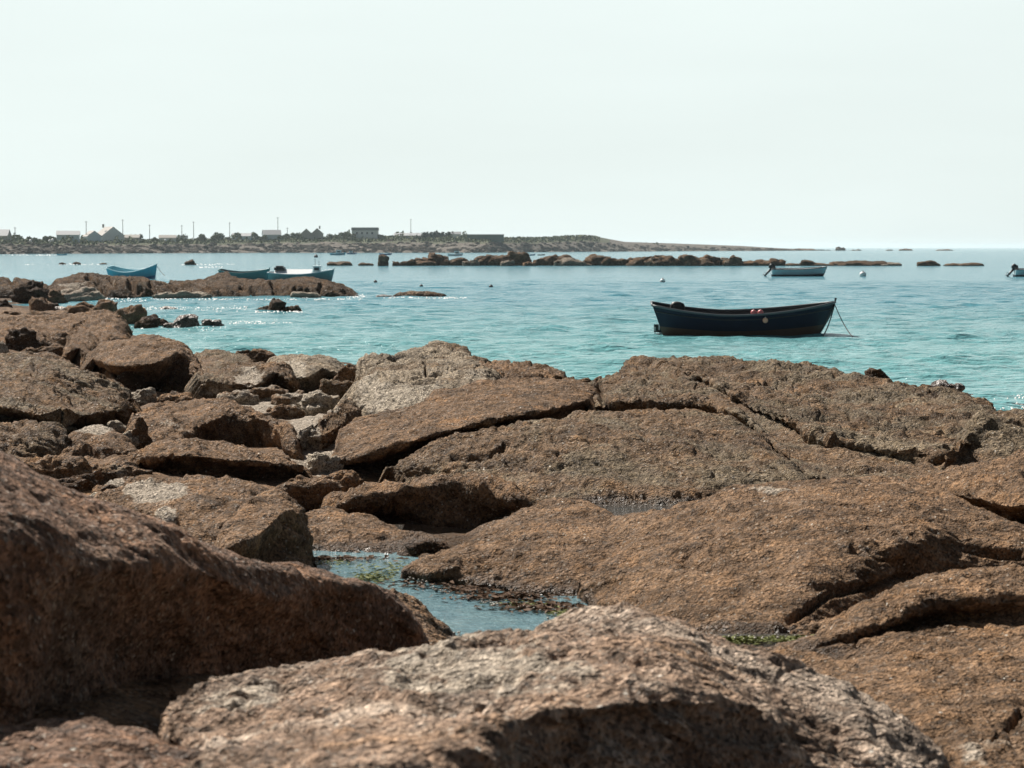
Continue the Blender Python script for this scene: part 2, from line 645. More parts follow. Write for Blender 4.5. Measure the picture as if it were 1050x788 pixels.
def boulder(name, label, x0, x1, yt, yb, mat, z=None, D=None, depth=0.8, seed=None, amp=1.0, tilt=0.0, flat=2.6, skew=0.0, pale=0.0, cat='rock', group=None, res=None, sink=0.3, rough=1.0, peak=0.5):
    """a closed rock between photo columns x0..x1, top row yt, foot row yb"""
    ROCK_N[0] += 1
    seed = ROCK_N[0] * 13 if seed is None else seed
    if D is None:
        foot = P((x0 + x1) / 2, yb, 0.0 if z is None else z)
    else:
        foot = PD((x0 + x1) / 2, yb, D)
    Df = foot[1]
    s = Df / F
    w = (x1 - x0) * s
    dpt = w * depth
    cy = Df + dpt * 0.5
    s2 = cy / F
    top = PD((x0 + x1) / 2, yt, cy)[2]
    h = max(top - foot[2], 0.02)
    w2 = (x1 - x0) * s2 * 0.5
    cx = PD((x0 + x1) / 2, yb, cy)[0]
    if res is None:
        res = int(np.clip((x1 - x0) / 1.9, 14, 110))
    nu, nv = 2 * res, max(12, int(res * 1.0))
    u = np.linspace(0, 2 * np.pi, nu, endpoint=False)
    v = np.linspace(0.0, 1.0, nv)
    U, Vv = np.meshgrid(u, v)
    # v: 0 below ground .. 1 top;   superellipse profile
    th = -0.35 + Vv * (np.pi / 2 + 0.35)
    ex = 2.0 / flat
    def spw(a, e):
        return np.sign(a) * np.abs(a) ** e
    rr = spw(np.cos(th), ex)
    zz = spw(np.sin(th), ex)
    X = rr * spw(np.cos(U), 0.8)
    Y = rr * spw(np.sin(U), 0.8)
    Z = zz
    lx = X * w2 + (skew * w2 * np.clip(zz, 0, 1) * (1 - rr * 0.6))
    ly = Y * dpt * 0.5
    hh = h / (1 + 0.0)
    lz = np.where(Z > 0, Z * hh, Z * hh * 3 * sink - 0.02)
    lz = lz + tilt * lx * np.clip(Z, 0, 1)
    # lumpiness of the whole shape, scaled to its size
    L = np.stack([lx.ravel(), ly.ravel(), lz.ravel()], 1)
    sc = max(min(w, 6 * h), 0.1)
    nrm = np.stack([(X / max(w2, .01)).ravel(), (Y / max(dpt * .5, .01)).ravel(), (np.clip(Z, -1, 1) / max(h, .01)).ravel()], 1)
    nrm /= np.maximum(np.linalg.norm(nrm, axis=1), 1e-6)[:, None]
    q = L / np.array([sc, sc, sc * 0.75]) + seed * 3.7
    f1, f2, idv = worley(q * 2.6, seed)
    g1, g2, gid = worley(q * 6.5, seed + 6)
    d = 0.26 * fbm(q * 1.4, 2, seed) + 0.22 * (idv - 0.5) * smooth(0.0, 0.2, f2 - f1) + 0.09 * (gid - 0.5) * smooth(0.0, 0.2, g2 - g1) + 0.08 * fbm(q * 6, 3, seed + 3)
    d = d * min(sc, 2.2 * h) * rough
    Wp = L + np.array([cx, cy, foot[2]])
    if Df < 60:
        d = d + 0.35 * rock_disp(Wp, nrm, amp, seed)
    Lw = L + nrm * d[:, None]
    # keep the crown at its height
    k = Lw[:, 2] > 0
    mz = Lw[:, 2].max()
    if mz > 0:
        Lw[k, 2] *= h / mz
    pal = np.clip(pale + 0.5 * perlin(q * 2, seed + 4) * (1 if pale else 0), 0, 1.2)
    o = grid_mesh(name, Lw, nu, nv, mat, wrap_u=True, attrs={'pale': pal * np.ones(len(Lw))})
    o.location = (cx, cy, foot[2])
    tag(o, label, cat, group)
    return o


# ---- ground between the rocks
CP = [(-150, 900, .9), (200, 900, .9), (500, 900, .9), (900, 900, .6), (1200, 900, .6), (0, 740, .98), (120, 722, .99), (200, 690, .86), (100, 640, .7),
      (440, 674, .6), (600, 700, .4), (750, 690, .5), (900, 700, .55), (1050, 700, .55), (330, 580, .12), (380, 590, .12), (450, 615, .12),
      (490, 650, .15), (550, 630, .15), (600, 628, .25), (640, 610, .3), (780, 655, .49), (900, 600, .5), (1050, 600, .5),
      (320, 555, .36), (400, 562, .36), (388, 541, .36), (560, 545, .36), (650, 522, .33), (720, 515, .33), (850, 520, .4), (1050, 545, .4),
      (110, 540, .5), (250, 540, .42), (40, 500, .6), (100, 490, .5), (180, 495, .45), (330, 505, .42), (300, 495, .42), (335, 478, .42),
      (500, 510, .3), (700, 500, .25), (600, 450, .5), (800, 450, .4), (150, 465, .45), (20, 470, .45), (330, 450, .45), (290, 412, .49), (260, 405, .46), (230, 410, .42),
      (350, 440, .5), (310, 425, .48), (130, 440, .5), (150, 412, .5), (110, 405, .45), (240, 378, .15),
      (200, 360, -.15), (300, 364, -.2), (380, 364, -.3), (600, 372, -.4), (900, 382, -.5), (1040, 402, -.4), (1100, 420, -.3),
      (300, 320, -.8), (600, 320, -1), (1000, 330, -1), (200, 345, -.5), (150, 340, -.25), (140, 330, -.25), (0, 350, .3), (60, 356, .3),
      (120, 352, .1), (0, 320, .15), (60, 328, .2), (110, 320, .0), (60, 315, -.1), (20, 313, .0), (100, 308, -.15), (0, 303, .1),
      (100, 304, .05), (170, 303, -.15), (250, 300, -.1), (360, 300, -.5), (170, 318, -.5), (300, 305, -.7), (450, 300, -1), (800, 300, -1),
      (-150, 350, .4), (-150, 310, .3), (-150, 450, .6), (-150, 600, .8), (1200, 600, .6), (1200, 500, .45), (1200, 440, .2), (1250, 400, -.4), (1250, 320, -1)]


def build_ground():
    C = np.array([P(*p) for p in CP])
    def key(x, y):
        return np.stack([x / y * 4.0, np.log(y) * 0.8], -1)
    kc = key(C[:, 0], C[:, 1])
    n = len(C)
    A = np.linalg.norm(kc[:, None] - kc[None], axis=2) - 1e-3 * np.eye(n)
    A = np.block([[A, np.ones((n, 1))], [np.ones((1, n)), np.zeros((1, 1))]])
    sol = np.linalg.solve(A, np.concatenate([C[:, 2], [0]]))
    nv, nu = 420, 380
    ys = np.exp(np.linspace(math.log(3.6), math.log(150), nv))
    an = np.linspace(-0.33, 0.33, nu)
    Y, T = np.meshgrid(ys, an, indexing='ij')
    X = Y * T
    kq = key(X.ravel(), Y.ravel())
    Z = np.empty(len(kq))
    for i in range(0, len(kq), 40000):
        Z[i:i + 40000] = np.linalg.norm(kq[i:i + 40000, None] - kc[None], axis=2) @ sol[:n] + sol[n]
    W = np.stack([X.ravel(), Y.ravel(), Z], 1)
    q = W * np.array([1, 1, 1])
    f1, f2, idv = worley(q / 0.7, 3)
    d = 0.08 * fbm(q / 1.1, 3, 2) + 0.12 * (idv - 0.4) * smooth(0, .3, f2 - f1) + 0.02 * fbm(q / .13, 3, 8)
    W[:, 2] += d
    px, py, _ = project(W)
    pal = np.zeros(len(W))
    for cx, cy, rx, ry in ((280, 410, 90, 28), (320, 450, 40, 45), (335, 478, 24, 16), (120, 435, 26, 18), (40, 430, 60, 12)):
        pal = np.maximum(pal, np.exp(-1.2 * (((px - cx) / rx) ** 2 + ((py - cy) / ry) ** 2) ** 2) * .75)
    o = grid_mesh('rocky_ground', W, nu, nv, M['weed'], attrs={'pale': pal, 'wet': wetness(px, py, W)})
    tag(o, kind='structure')


build_ground()

# ---- foreground
loft('boulder', 'huge barnacled brown boulder at the left edge with its near face in deep shadow', [
    [(-90, 430, 1.9), (0, 468, 1.75), (42, 494, 1.65), (87, 514, 1.57), (154, 535, 1.48), (208, 562, 1.36), (266, 581, 1.24), (316, 593, 1.13), (350, 603, 1.05), (390, 611, .97), (420, 630, .88), (438, 660, .74)],
    [(-90, 505, 1.75), (0, 535, 1.64), (46, 552, 1.57), (89, 566, 1.49), (166, 570, 1.41), (216, 588, 1.3), (250, 602, 1.21), (300, 613, 1.09), (344, 614, 1.01), (387, 620, .94), (415, 640, .85), (438, 663, .73)],
    [(-90, 530, 1.7), (0, 553, 1.6), (46, 568, 1.53), (89, 586, 1.44), (166, 584, 1.37), (216, 600, 1.25), (250, 612, 1.17), (300, 622, 1.05), (344, 621, .98), (387, 629, .91), (412, 646, .82), (437, 667, .72)],
    [(-90, 755, 1.06), (0, 750, 1.03), (46, 738, 1.0), (104, 708, .98), (141, 692, .95), (200, 684, .9), (300, 674, .8), (436, 669, .71)],
], M['nearweed'], back=1.4, amp=.42, strat=.6, backdrop=.8, cat='boulder')
loft('rock_slab', 'broad pinkish grey slab filling the bottom foreground with a dark undercut lip', [
    [(166, 738, 1.08), (171, 722, 1.12), (188, 704, 1.14), (214, 692, 1.13), (286, 681, 1.11), (364, 676, 1.11), (436, 671, 1.11), (493, 657, 1.13), (550, 641, 1.15), (594, 629, 1.17), (629, 627, 1.16), (660, 630, 1.15), (694, 643, 1.11), (728, 661, 1.06), (793, 689, 1.01), (813, 691, .99), (844, 709, .95), (879, 734, .92), (921, 757, .9), (960, 790, .86)],
    [(167, 745, 1.08), (185, 722, 1.13), (250, 705, 1.14), (364, 700, 1.17), (500, 690, 1.19), (600, 670, 1.2), (680, 670, 1.17), (760, 700, 1.07), (830, 720, .99), (900, 752, .93), (962, 795, .86)],
    [(175, 762, 1.12), (350, 765, 1.27), (480, 768, 1.28), (535, 738, 1.25), (600, 727, 1.24), (700, 718, 1.2), (785, 730, 1.1), (830, 752, 1.0), (900, 775, .93), (966, 798, .85)],
    [(175, 770, 1.12), (350, 785, 1.28), (480, 786, 1.27), (535, 752, 1.22), (600, 740, 1.2), (700, 732, 1.16), (785, 744, 1.07), (828, 768, .97), (900, 790, .9), (970, 803, .84)],
    [(160, 830, 1.18), (350, 850, 1.3), (470, 860, 1.2), (540, 826, 1.02), (600, 818, 1.0), (700, 816, .96), (790, 822, .9), (840, 832, .86), (900, 840, .84), (980, 840, .82)],
], M['near'], back=.9, amp=.6, strat=1.0, backdrop=.7, cat='rock slab', cracks=[
    ([(560, 682), (600, 678), (650, 690), (690, 694)], 5, .06), ([(620, 660), (650, 664)], 4, .05), ([(270, 742), (330, 752), (390, 744)], 5, .06),
    ([(440, 726), (480, 726), (500, 720)], 4, .04), ([(440, 695), (470, 698)], 3, .03), ([(190, 720), (220, 714), (260, 712)], 5, .05)],
    pale=[(480, 690, 160, 40, .62), (250, 705, 70, 22, .55)])
loft('rock', 'brown weedy hump in the bottom left corner', [
    [(-120, 758, 1.1), (0, 750, 1.12), (51, 743, 1.13), (94, 747, 1.13), (140, 759, 1.12), (230, 788, 1.1)],
    [(-120, 800, 1.14), (0, 795, 1.17), (100, 795, 1.17), (240, 815, 1.12)],
    [(-120, 860, 1.1), (0, 860, 1.1), (100, 860, 1.1), (260, 860, 1.1)]], M['nearweed'], back=.35, amp=.5, backdrop=.25)
loft('rock', 'low brown spur running from the shadowed boulder down to the blue pool', [
    [(330, 606, .75), (385, 604, .67), (412, 608, .61), (429, 622, .53), (450, 639, .46), (489, 660, .38)],
    [(335, 630, .72), (390, 630, .68), (440, 645, .6), (460, 655, .5), (495, 666, .4)],
    [(340, 672, .7), (440, 676, .64), (510, 678, .5)]], M['weed'], back=.7, amp=.55, backdrop=.4)
loft('rock_mound', 'long rounded brown mound on the right behind the narrow green pool', [
    [(594, 556, .58), (636, 536, .66), (684, 529, .72), (727, 515, .8), (750, 503, .87), (800, 499, .9), (850, 496, .92), (900, 494, .92), (935, 499, .9), (961, 510, .86), (1007, 530, .8), (1060, 542, .78), (1140, 550, .75)],
    [(592, 590, .5), (640, 572, .62), (720, 555, .75), (800, 548, .8), (860, 545, .83), (930, 545, .83), (1000, 545, .77), (1060, 553, .74), (1140, 562, .7)],
    [(598, 610, .44), (650, 606, .53), (740, 600, .62), (800, 590, .7), (850, 570, .77), (920, 560, .79), (985, 554, .755), (1060, 560, .73), (1140, 566, .7)],
    [(604, 630, .38), (650, 641, .42), (718, 649, .48), (780, 653, .5), (815, 651, .51), (860, 636, .52), (893, 622, .53), (933, 602, .55), (967, 594, .57), (1050, 590, .58), (1140, 592, .6)]],
    M['weed'], back=1.1, amp=.5, strat=.8, cat='rock', cracks=[([(800, 640), (850, 612), (900, 600), (935, 585)], 8, .09), ([(870, 560), (900, 575), (930, 578)], 6, .06), ([(690, 575), (720, 562), (760, 556)], 4, .05), ([(840, 520), (890, 524), (920, 527)], 4, .04), ([(985, 560), (1050, 572)], 6, .05)],
    pale=[(790, 506, 30, 7, .55)])
loft('rock_mound', 'low brown mound sloping into the blue pool, left of the long rounded mound', [
    [(417, 588, .43), (440, 577, .47), (470, 565, .52), (500, 547, .56), (547, 528, .61), (567, 518, .64), (590, 517, .66), (610, 526, .65), (636, 538, .63), (655, 560, .55)],
    [(418, 590, .41), (450, 588, .46), (500, 577, .53), (560, 558, .6), (610, 562, .6), (645, 580, .5)],
    [(419, 589, .35), (453, 603, .35), (500, 614, .35), (520, 617, .35), (570, 622, .35), (605, 625, .34), (645, 626, .34)]], M['weed'], back=1.2, amp=.5, strat=.8,
    cracks=[([(470, 585), (500, 570), (530, 568)], 6, .05)])
loft('rock_slab', 'wide brown slab in the lower right corner with a low overhang along its upper part', [
    [(800, 668, .56), (836, 658, .59), (864, 640, .66), (893, 621, .73), (933, 601, .8), (979, 591, .84), (1050, 587, .86), (1140, 588, .86)],
    [(812, 671, .58), (858, 652, .67), (910, 626, .77), (950, 612, .82), (1000, 606, .84), (1060, 608, .84), (1140, 612, .84)],
    [(818, 673, .58), (862, 657, .655), (915, 637, .735), (955, 624, .775), (1000, 619, .79), (1060, 620, .79), (1140, 622, .8)],
    [(820, 676, .56), (868, 665, .61), (920, 647, .67), (955, 637, .69), (1000, 633, .71), (1060, 631, .73), (1140, 632, .74)],
    [(735, 666, .54), (850, 685, .6), (950, 695, .67), (1060, 698, .69), (1140, 700, .7)],
    [(738, 685, .56), (830, 716, .62), (900, 752, .66), (1000, 790, .7), (1140, 800, .7)],
    [(745, 735, .45), (850, 780, .45), (950, 840, .5), (1060, 860, .6), (1160, 860, .65)]], M['weed'], back=.8, amp=.5, strat=.8, cat='rock slab',
    cracks=[([(895, 640), (915, 630), (925, 622)], 4, .05), ([(865, 716), (900, 735), (920, 742)], 6, .05), ([(1015, 770), (1040, 745), (1050, 735)], 4, .06)],
    pale=[(1010, 770, 45, 20, .5)])
# ---- right middle
loft('rock', 'smooth orange brown mound at the right edge, half hidden by the long mound', [
    [(925, 498, .71), (950, 491, .78), (975, 482, .86), (1002, 477, .9), (1031, 470, .95), (1060, 462, 1.0), (1140, 455, 1.05)],
    [(935, 500, .71), (960, 502, .76), (1000, 505, .82), (1030, 508, .85), (1060, 508, .87), (1140, 508, .87)],
    [(938, 502, .7), (962, 507, .735), (1000, 513, .775), (1032, 522, .78), (1060, 520, .8), (1140, 520, .8)],
    [(940, 504, .68), (965, 513, .66), (1000, 524, .61), (1036, 539, .55), (1060, 537, .55), (1140, 537, .55)]], M['weed'], back=1.0, amp=.6)
loft('rock', 'dark speckled facet of rock at the right edge above the orange brown mound', [
    [(962, 482, .73), (982, 459, .88), (998, 441, .98), (1014, 430, 1.05), (1035, 428, 1.07), (1060, 429, 1.06), (1140, 433, 1.03)],
    [(968, 484, .72), (990, 464, .83), (1010, 450, .92), (1035, 446, .95), (1060, 446, .95), (1140, 448, .95)],
    [(972, 486, .68), (1000, 484, .72), (1035, 478, .755), (1060, 472, .8), (1140, 472, .8)]], M['grey'], back=1.2, amp=.8)
loft('rock_slab', 'great brown slab right of centre, its crest against the sea, above the long diagonal crack', [
    [(676, 376, 26.8), (700, 371, 27), (730, 371, 27), (777, 373, 26.2), (827, 380, 25.7), (888, 391, 24.9), (926, 396, 24.5), (957, 401, 24.2), (987, 407, 23.8), (1012, 414, 23.5), (1031, 428, 22.8), (1045, 440, 22), (1080, 446, 21.4)],
    [(685, 376, 26), (722, 385, 25.2), (770, 398, 24.2), (830, 412, 23.5), (890, 420, 23), (950, 430, 22.3), (1000, 440, 21.5), (1042, 452, 20.8), (1080, 458, 20.2)],
    [(690, 378, 25.6), (720, 387, 24.7), (740, 396, 23.9), (758, 408, 23), (777, 418, 22.2), (806, 428, 21.3), (834, 444, 20.5), (853, 452, 20.1), (876, 456, 20), (905, 461, 19.8), (945, 464, 19.5), (966, 467, 19.3), (988, 463, 20), (1030, 453, 20.8), (1080, 460, 20.2)],
    [(690, 380, 25.6), (720, 389, 24.7), (740, 398.5, 23.9), (758, 411, 23), (777, 421, 22.2), (806, 431, 21.3), (834, 447, 20.5), (853, 455, 20.1), (876, 459, 20), (905, 463.5, 19.8), (945, 466, 19.5), (967, 470, 19.2), (990, 467, 19.8), (1032, 457, 20.6), (1080, 464, 20)],
    [(690, 384, 25.9), (720, 394, 25), (740, 404.5, 24.2), (758, 417, 23.3), (777, 428.5, 22.5), (806, 438.5, 21.6), (834, 455, 20.7), (853, 462.5, 20.3), (876, 466, 20.2), (905, 469, 19.9), (945, 469.5, 19.5), (970, 474, 19.2), (994, 473, 19.7), (1034, 463, 20.5), (1080, 470, 19.9)]], M['grey'], back=2.2, amp=.85, strat=1.0, backdrop=.9, cat='rock slab', drop=.2,
    cracks=[([(740, 384), (765, 390), (785, 396)], 2.5, .05, .03, 12), ([(815, 403), (840, 412), (865, 420)], 1.8, .05), ([(868, 405), (885, 410), (905, 406)], 2.5, .04, .03, 12), ([(764, 403), (785, 411)], 3, .04, .03, 10), ([(930, 440), (950, 446), (975, 448)], 2, .04), ([(800, 385), (830, 392)], 2, .04)])
loft('rock_slab', 'narrow wedge of slab between the two long diagonal cracks', [
    [(700, 387, 25.8), (722, 393, 24.8), (742, 403.5, 24), (760, 416, 23.1), (779, 427, 22.3), (808, 437.5, 21.4), (836, 454, 20.5), (855, 461, 20.1), (878, 464.5, 20), (905, 467.5, 19.8), (945, 468.5, 19.45), (985, 473.5, 19.05)],
    [(718, 404, 24), (735, 408, 23.5), (756, 421, 22.7), (780, 438, 21.6), (806, 450, 20.8), (834, 466, 19.9), (860, 472, 19.5), (905, 476, 19.2), (945, 477, 19.1), (985, 481, 18.8)],
    [(722, 414, 23.2), (745, 420, 22.6), (767, 429, 21.9), (781, 442, 21), (799, 458, 20.1), (814, 473, 19.4), (832, 488, 18.7), (880, 494, 18.4), (930, 495, 18.3), (985, 489, 18.5)],
    [(722, 417, 23.2), (745, 423, 22.6), (767, 432, 21.9), (781, 445, 21), (799, 461, 20.1), (814, 476, 19.4), (832, 491, 18.7), (880, 497, 18.4), (930, 498, 18.3), (985, 492, 18.5)],
    [(722, 424, 23.4), (745, 431, 22.8), (769, 440, 22.2), (783, 454, 21.3), (800, 469.5, 20.4), (815, 484, 19.7), (834, 498, 18.85), (880, 503, 18.4), (930, 503, 18.3), (985, 495, 18.5)]], M['grey'], back=.5, amp=.6, strat=.8, backdrop=.4, cat='rock slab', drop=.2,
    cracks=[([(858, 480), (885, 486), (915, 487)], 3, .06, .04, 12)])
loft('rock', 'lumpy grey brown block on the crest of the central outcrop, above the olive grey slab', [
    [(592, 412, 25.5), (605, 398, 26), (622, 389, 26.5), (637, 384, 26.8), (648, 373, 27.6), (670, 371, 27.3), (690, 377, 26), (722, 394, 24.7), (747, 412, 23.6)],
    [(594, 416, 24.9), (620, 400, 25), (660, 391, 25), (700, 394, 24.5), (728, 404, 23.9), (750, 416, 23.3)],
    [(596, 418, 24.2), (640, 411, 23.4), (690, 413, 23.2), (730, 414, 23), (752, 423, 22.6)],
    [(597, 421, 24.15), (640, 414.5, 23.35), (690, 416.5, 23.15), (730, 417.5, 22.95), (753, 427, 22.55)],
    [(598, 429, 24.5), (640, 430, 23.7), (690, 433, 23.5), (735, 433, 23.3), (756, 440, 22.9)]], M['grey'], back=2.2, amp=.85, backdrop=.9, drop=.2,
    cracks=[([(612, 392), (616, 405), (620, 418)], 5, .1), ([(640, 395), (670, 400), (700, 397)], 3, .05), ([(660, 380), (690, 388), (715, 398)], 3, .05)])
loft('rock_slab', 'big smooth olive grey slab in the centre below the long dark fissure', [
    [(395, 483, .55), (426, 464, .67), (462, 449, .77), (504, 442, .83), (540, 432, .89), (591, 427, 21.6), (654, 429, 21.6), (711, 430, 21.6), (745, 433, 21.6), (772, 445, 21), (786, 460, 20.2), (800, 473, 19.5), (815, 487, 18.9), (834, 501, 18.2)],
    [(400, 486, .52), (450, 474, .65), (520, 461, .75), (600, 452, .83), (680, 452, .83), (745, 455, 20.2), (790, 475, 19.2), (832, 502, 18.1)],
    [(420, 492, .5), (500, 487, .6), (600, 480, .67), (680, 480, .67), (760, 487, .62), (834, 503, .5)],
    [(440, 500, .47), (500, 509, .47), (560, 519, .45), (600, 522, .45), (700, 522, .45), (745, 516, .47), (834, 510, .46)]], M['grey'], back=.8, amp=.75, strat=.85, cat='rock slab',
    cracks=[([(460, 470), (480, 476), (505, 468), (520, 462)], 7, .12), ([(520, 452), (560, 458), (620, 455)], 2.5, .035), ([(555, 490), (590, 480), (615, 484)], 2.5, .035)])
loft('rock_slab', 'tilted orange brown slab left of centre overhanging a dark gap', [
    [(343, 464, .6), (351, 441, .7), (378, 429, .78), (424, 419, .85), (447, 400, .97), (473, 397, 1.0), (504, 391, 1.02), (540, 390, 1.0), (584, 391, .98), (610, 400, .93)],
    [(346, 468, .58), (380, 447, .73), (440, 428, .85), (500, 412, .94), (560, 404, .96), (608, 404, .92)],
    [(350, 473, .56), (378, 461, .65), (426, 446, .78), (473, 434, .86), (529, 423, .93), (569, 415, .94), (602, 408, .92)],
    [(351, 476, .53), (378, 468, .61), (426, 453, .735), (473, 440, .82), (529, 428, .89), (569, 420, .91), (602, 411, .91)],
    [(352, 480, .42), (380, 482, .42), (426, 466, .52), (473, 449, .64), (529, 433, .74), (569, 427, .78), (602, 418, .82)]], M['weed'], back=1.0, amp=.5, strat=.8, cat='rock slab',
    pale=[(400, 424, 40, 6, .4)])
loft('rock', 'pale fractured granite outcrop against the sea left of centre', [
    [(367, 386, .95), (372, 371, 1.05), (397, 367, 1.1), (439, 360, 1.15), (462, 358, 1.16), (485, 364, 1.13), (505, 376, 1.04)],
    [(366, 400, .85), (400, 389, .97), (440, 384, 1.01), (480, 384, 1.01), (506, 384, .98)],
    [(363, 421, .68), (390, 430, .65), (430, 424, .72), (460, 404, .88), (506, 395, .93)]], M['palegrey'], back=1.6, amp=.85, backdrop=.9,
    cracks=[([(434, 363), (436, 378), (438, 392)], 1.8, .1), ([(372, 378), (400, 368), (415, 366)], 1.8, .08), ([(400, 395), (440, 390), (480, 381)], 1.8, .06)],
    pale=[(405, 412, 45, 20, 1.0), (440, 405, 30, 12, .8), (380, 398, 14, 16, .8), (485, 388, 16, 6, .6)])
loft('rock', 'dark brown lump joining the pale outcrop to the orange brown slab', [
    [(492, 377, 1.0), (511, 375, 1.03), (540, 375, 1.03), (572, 381, .98), (586, 393, .9)],
    [(494, 384, .98), (520, 383, .99), (550, 383, .99), (576, 388, .94)],
    [(494, 394, .88), (540, 395, .88), (586, 396, .85)]], M['weed'], back=.9, amp=1.0, backdrop=.7)
boulder('rock', 'small brown knob in the dip of the skyline beside the dark brown lump', 578, 622, 386, 402, M['weed'], D=26, depth=.6)
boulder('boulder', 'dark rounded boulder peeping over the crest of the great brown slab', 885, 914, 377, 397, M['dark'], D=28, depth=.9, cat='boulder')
boulder('boulder', 'flat reddish boulder on the crest near the right end of the great brown slab', 954, 989, 389.5, 410, M['wetrock'], D=27, depth=.8, flat=2.2, cat='boulder')
boulder('rock', 'low brown ridge of rock between the two boulders on the slab crest', 925, 960, 394, 406, M['weed'], D=26.5, depth=.5, flat=2.2)
boulder('rock', 'small brown bump on the skyline at the right edge', 1028, 1068, 427, 444, M['weed'], D=21, depth=.6)
loft('rock', 'hump with a dark ragged face between the blue pool and the olive grey slab', [
    [(340, 514, .5), (393, 500, .58), (436, 494, .62), (479, 491, .64), (510, 497, .62), (533, 511, .55), (550, 530, .42)],
    [(346, 516, .5), (381, 508, .55), (420, 500, .6), (470, 496, .62), (506, 502, .59), (530, 515, .52), (550, 531, .41)],
    [(348, 519, .48), (381, 514, .52), (420, 505, .57), (470, 501, .59), (506, 507, .56), (529, 518, .5), (550, 532, .4)],
    [(352, 526, .36), (379, 526, .36), (396, 534, .31), (450, 545, .26), (493, 545, .26), (533, 539, .28), (550, 534, .34)]], M['weed'], back=.9, amp=.85,
    cracks=[([(385, 520), (400, 512), (405, 528)], 5, .06), ([(440, 515), (445, 540)], 5, .05)])
loft('rock', 'low brown shelf at the far side of the blue pool', [
    [(300, 530, .5), (345, 522, .52), (380, 532, .48), (415, 548, .44), (455, 556, .41)],
    [(305, 552, .45), (350, 552, .46), (400, 558, .43), (450, 568, .41)],
    [(310, 571, .36), (350, 574, .36), (385, 574, .36), (440, 580, .36)]], M['weed'], back=.6, amp=.6)
boulder('rock', 'flat blue grey stone at the head of the blue pool', 414, 462, 553, 574, M['dark'], z=.38, depth=.5, flat=2.0, skew=.3)
# ---- left middle
loft('rock_slab', 'rounded slab with a bare white patch above the shadowed boulder', [
    [(100, 503, .6), (134, 490, .68), (200, 486, .72), (243, 487, .72), (268, 499, .67), (286, 512, .6)],
    [(104, 515, .59), (150, 515, .64), (210, 515, .68), (250, 520, .66), (276, 530, .6)],
    [(120, 540, .57), (170, 545, .6), (215, 550, .6), (240, 556, .57), (262, 562, .5)],
    [(130, 585, .4), (180, 590, .4), (230, 595, .4), (260, 600, .33)]], M['weed'], back=.7, amp=.75, cat='rock slab',
    pale=[(160, 506, 38, 17, 1.0), (118, 497, 14, 6, .8), (170, 528, 14, 5, .9)], cracks=[([(130, 530), (160, 535), (190, 532)], 4, .06), ([(215, 545), (240, 540), (262, 536)], 5, .05)])
loft('rock', 'wedge of rock with a dark triangular end face left of the blue pool', [
    [(226, 545, .72), (245, 528, .78), (268, 510, .82), (285, 509, .82), (300, 516, .79), (310, 522, .77), (318, 545, .62), (322, 577, .45)],
    [(236, 563, .70), (255, 555, .72), (275, 540, .755), (292, 525, .785), (306, 526, .77), (317, 548, .615), (322, 580, .43)],
    [(237, 567, .675), (256, 559, .695), (276, 544, .73), (293, 529, .76), (306, 530, .745), (317, 552, .595), (322, 582, .42)],
    [(245, 590, .44), (262, 594, .42), (285, 598, .4), (310, 600, .385), (324, 602, .375)]], M['weed'], back=.5, amp=.45, backdrop=.3)
loft('rock', 'long oval brown rock with a dark undercut, above the white patched slab', [
    [(138, 467, .62), (164, 456, .68), (190, 451, .72), (237, 456, .7), (266, 460, .68), (294, 466, .64), (312, 478, .55)],
    [(142, 470, .6), (190, 462, .68), (237, 466, .655), (290, 472, .605), (312, 480, .54)],
    [(143, 472, .59), (190, 468, .65), (237, 473, .62), (290, 478, .575), (312, 482, .53)],
    [(148, 478, .5), (184, 487, .44), (218, 490, .42), (275, 493, .4), (312, 489, .43)]], M['weed'], back=.6, amp=.8,
    cracks=[([(170, 470), (180, 480)], 5, .08)])
loft('rock', 'rock with a broad black shaded end, above the long oval rock', [
    [(136, 424, .7), (170, 413, .78), (209, 410, .8), (237, 414, .81), (256, 420, .79), (283, 432, .73), (297, 442, .66), (303, 463, .5)],
    [(138, 432, .68), (175, 426, .73), (210, 424, .755), (237, 419, .79), (258, 424, .77), (284, 436, .7), (302, 465, .49)],
    [(139, 440, .63), (175, 438, .66), (212, 434, .7), (237, 424, .76), (259, 428, .74), (284, 440, .67), (301, 467, .47)],
    [(140, 458, .5), (185, 458, .5), (214, 452, .5), (256, 459, .42), (302, 469, .4)]], M['weed'], back=.9, amp=.75, pale=[(180, 440, 30, 12, .45)])
loft('boulder', 'massive blocky brown boulder beside the sea at left, its right face black with shade', [
    [(95, 364, .93), (107, 353, 1.07), (143, 348, 1.15), (171, 350, 1.13), (190, 356, 1.07), (200, 366, .95), (212, 388, .73), (219, 407, .48)],
    [(97, 366, .92), (115, 370, .93), (140, 370, .95), (164, 364, 1.0), (181, 360, 1.03), (196, 367, .94), (211, 389, .72), (219, 408, .47)],
    [(98, 368, .9), (116, 376, .88), (140, 377, .885), (164, 372, .93), (182, 364, .99), (196, 370, .91), (211, 391, .7), (219, 409, .46)],
    [(108, 384, .55), (124, 388, .5), (147, 400, .44), (171, 406, .42), (200, 410, .41), (219, 411, .41)]], M['weed'], back=1.6, amp=.6, backdrop=.8, cat='boulder')
boulder('boulder', 'small smooth dark boulder at the foot of the massive blocky boulder', 118, 148, 379, 403, M['dark'], z=.52, depth=.8, flat=2.3, rough=.4, cat='boulder')
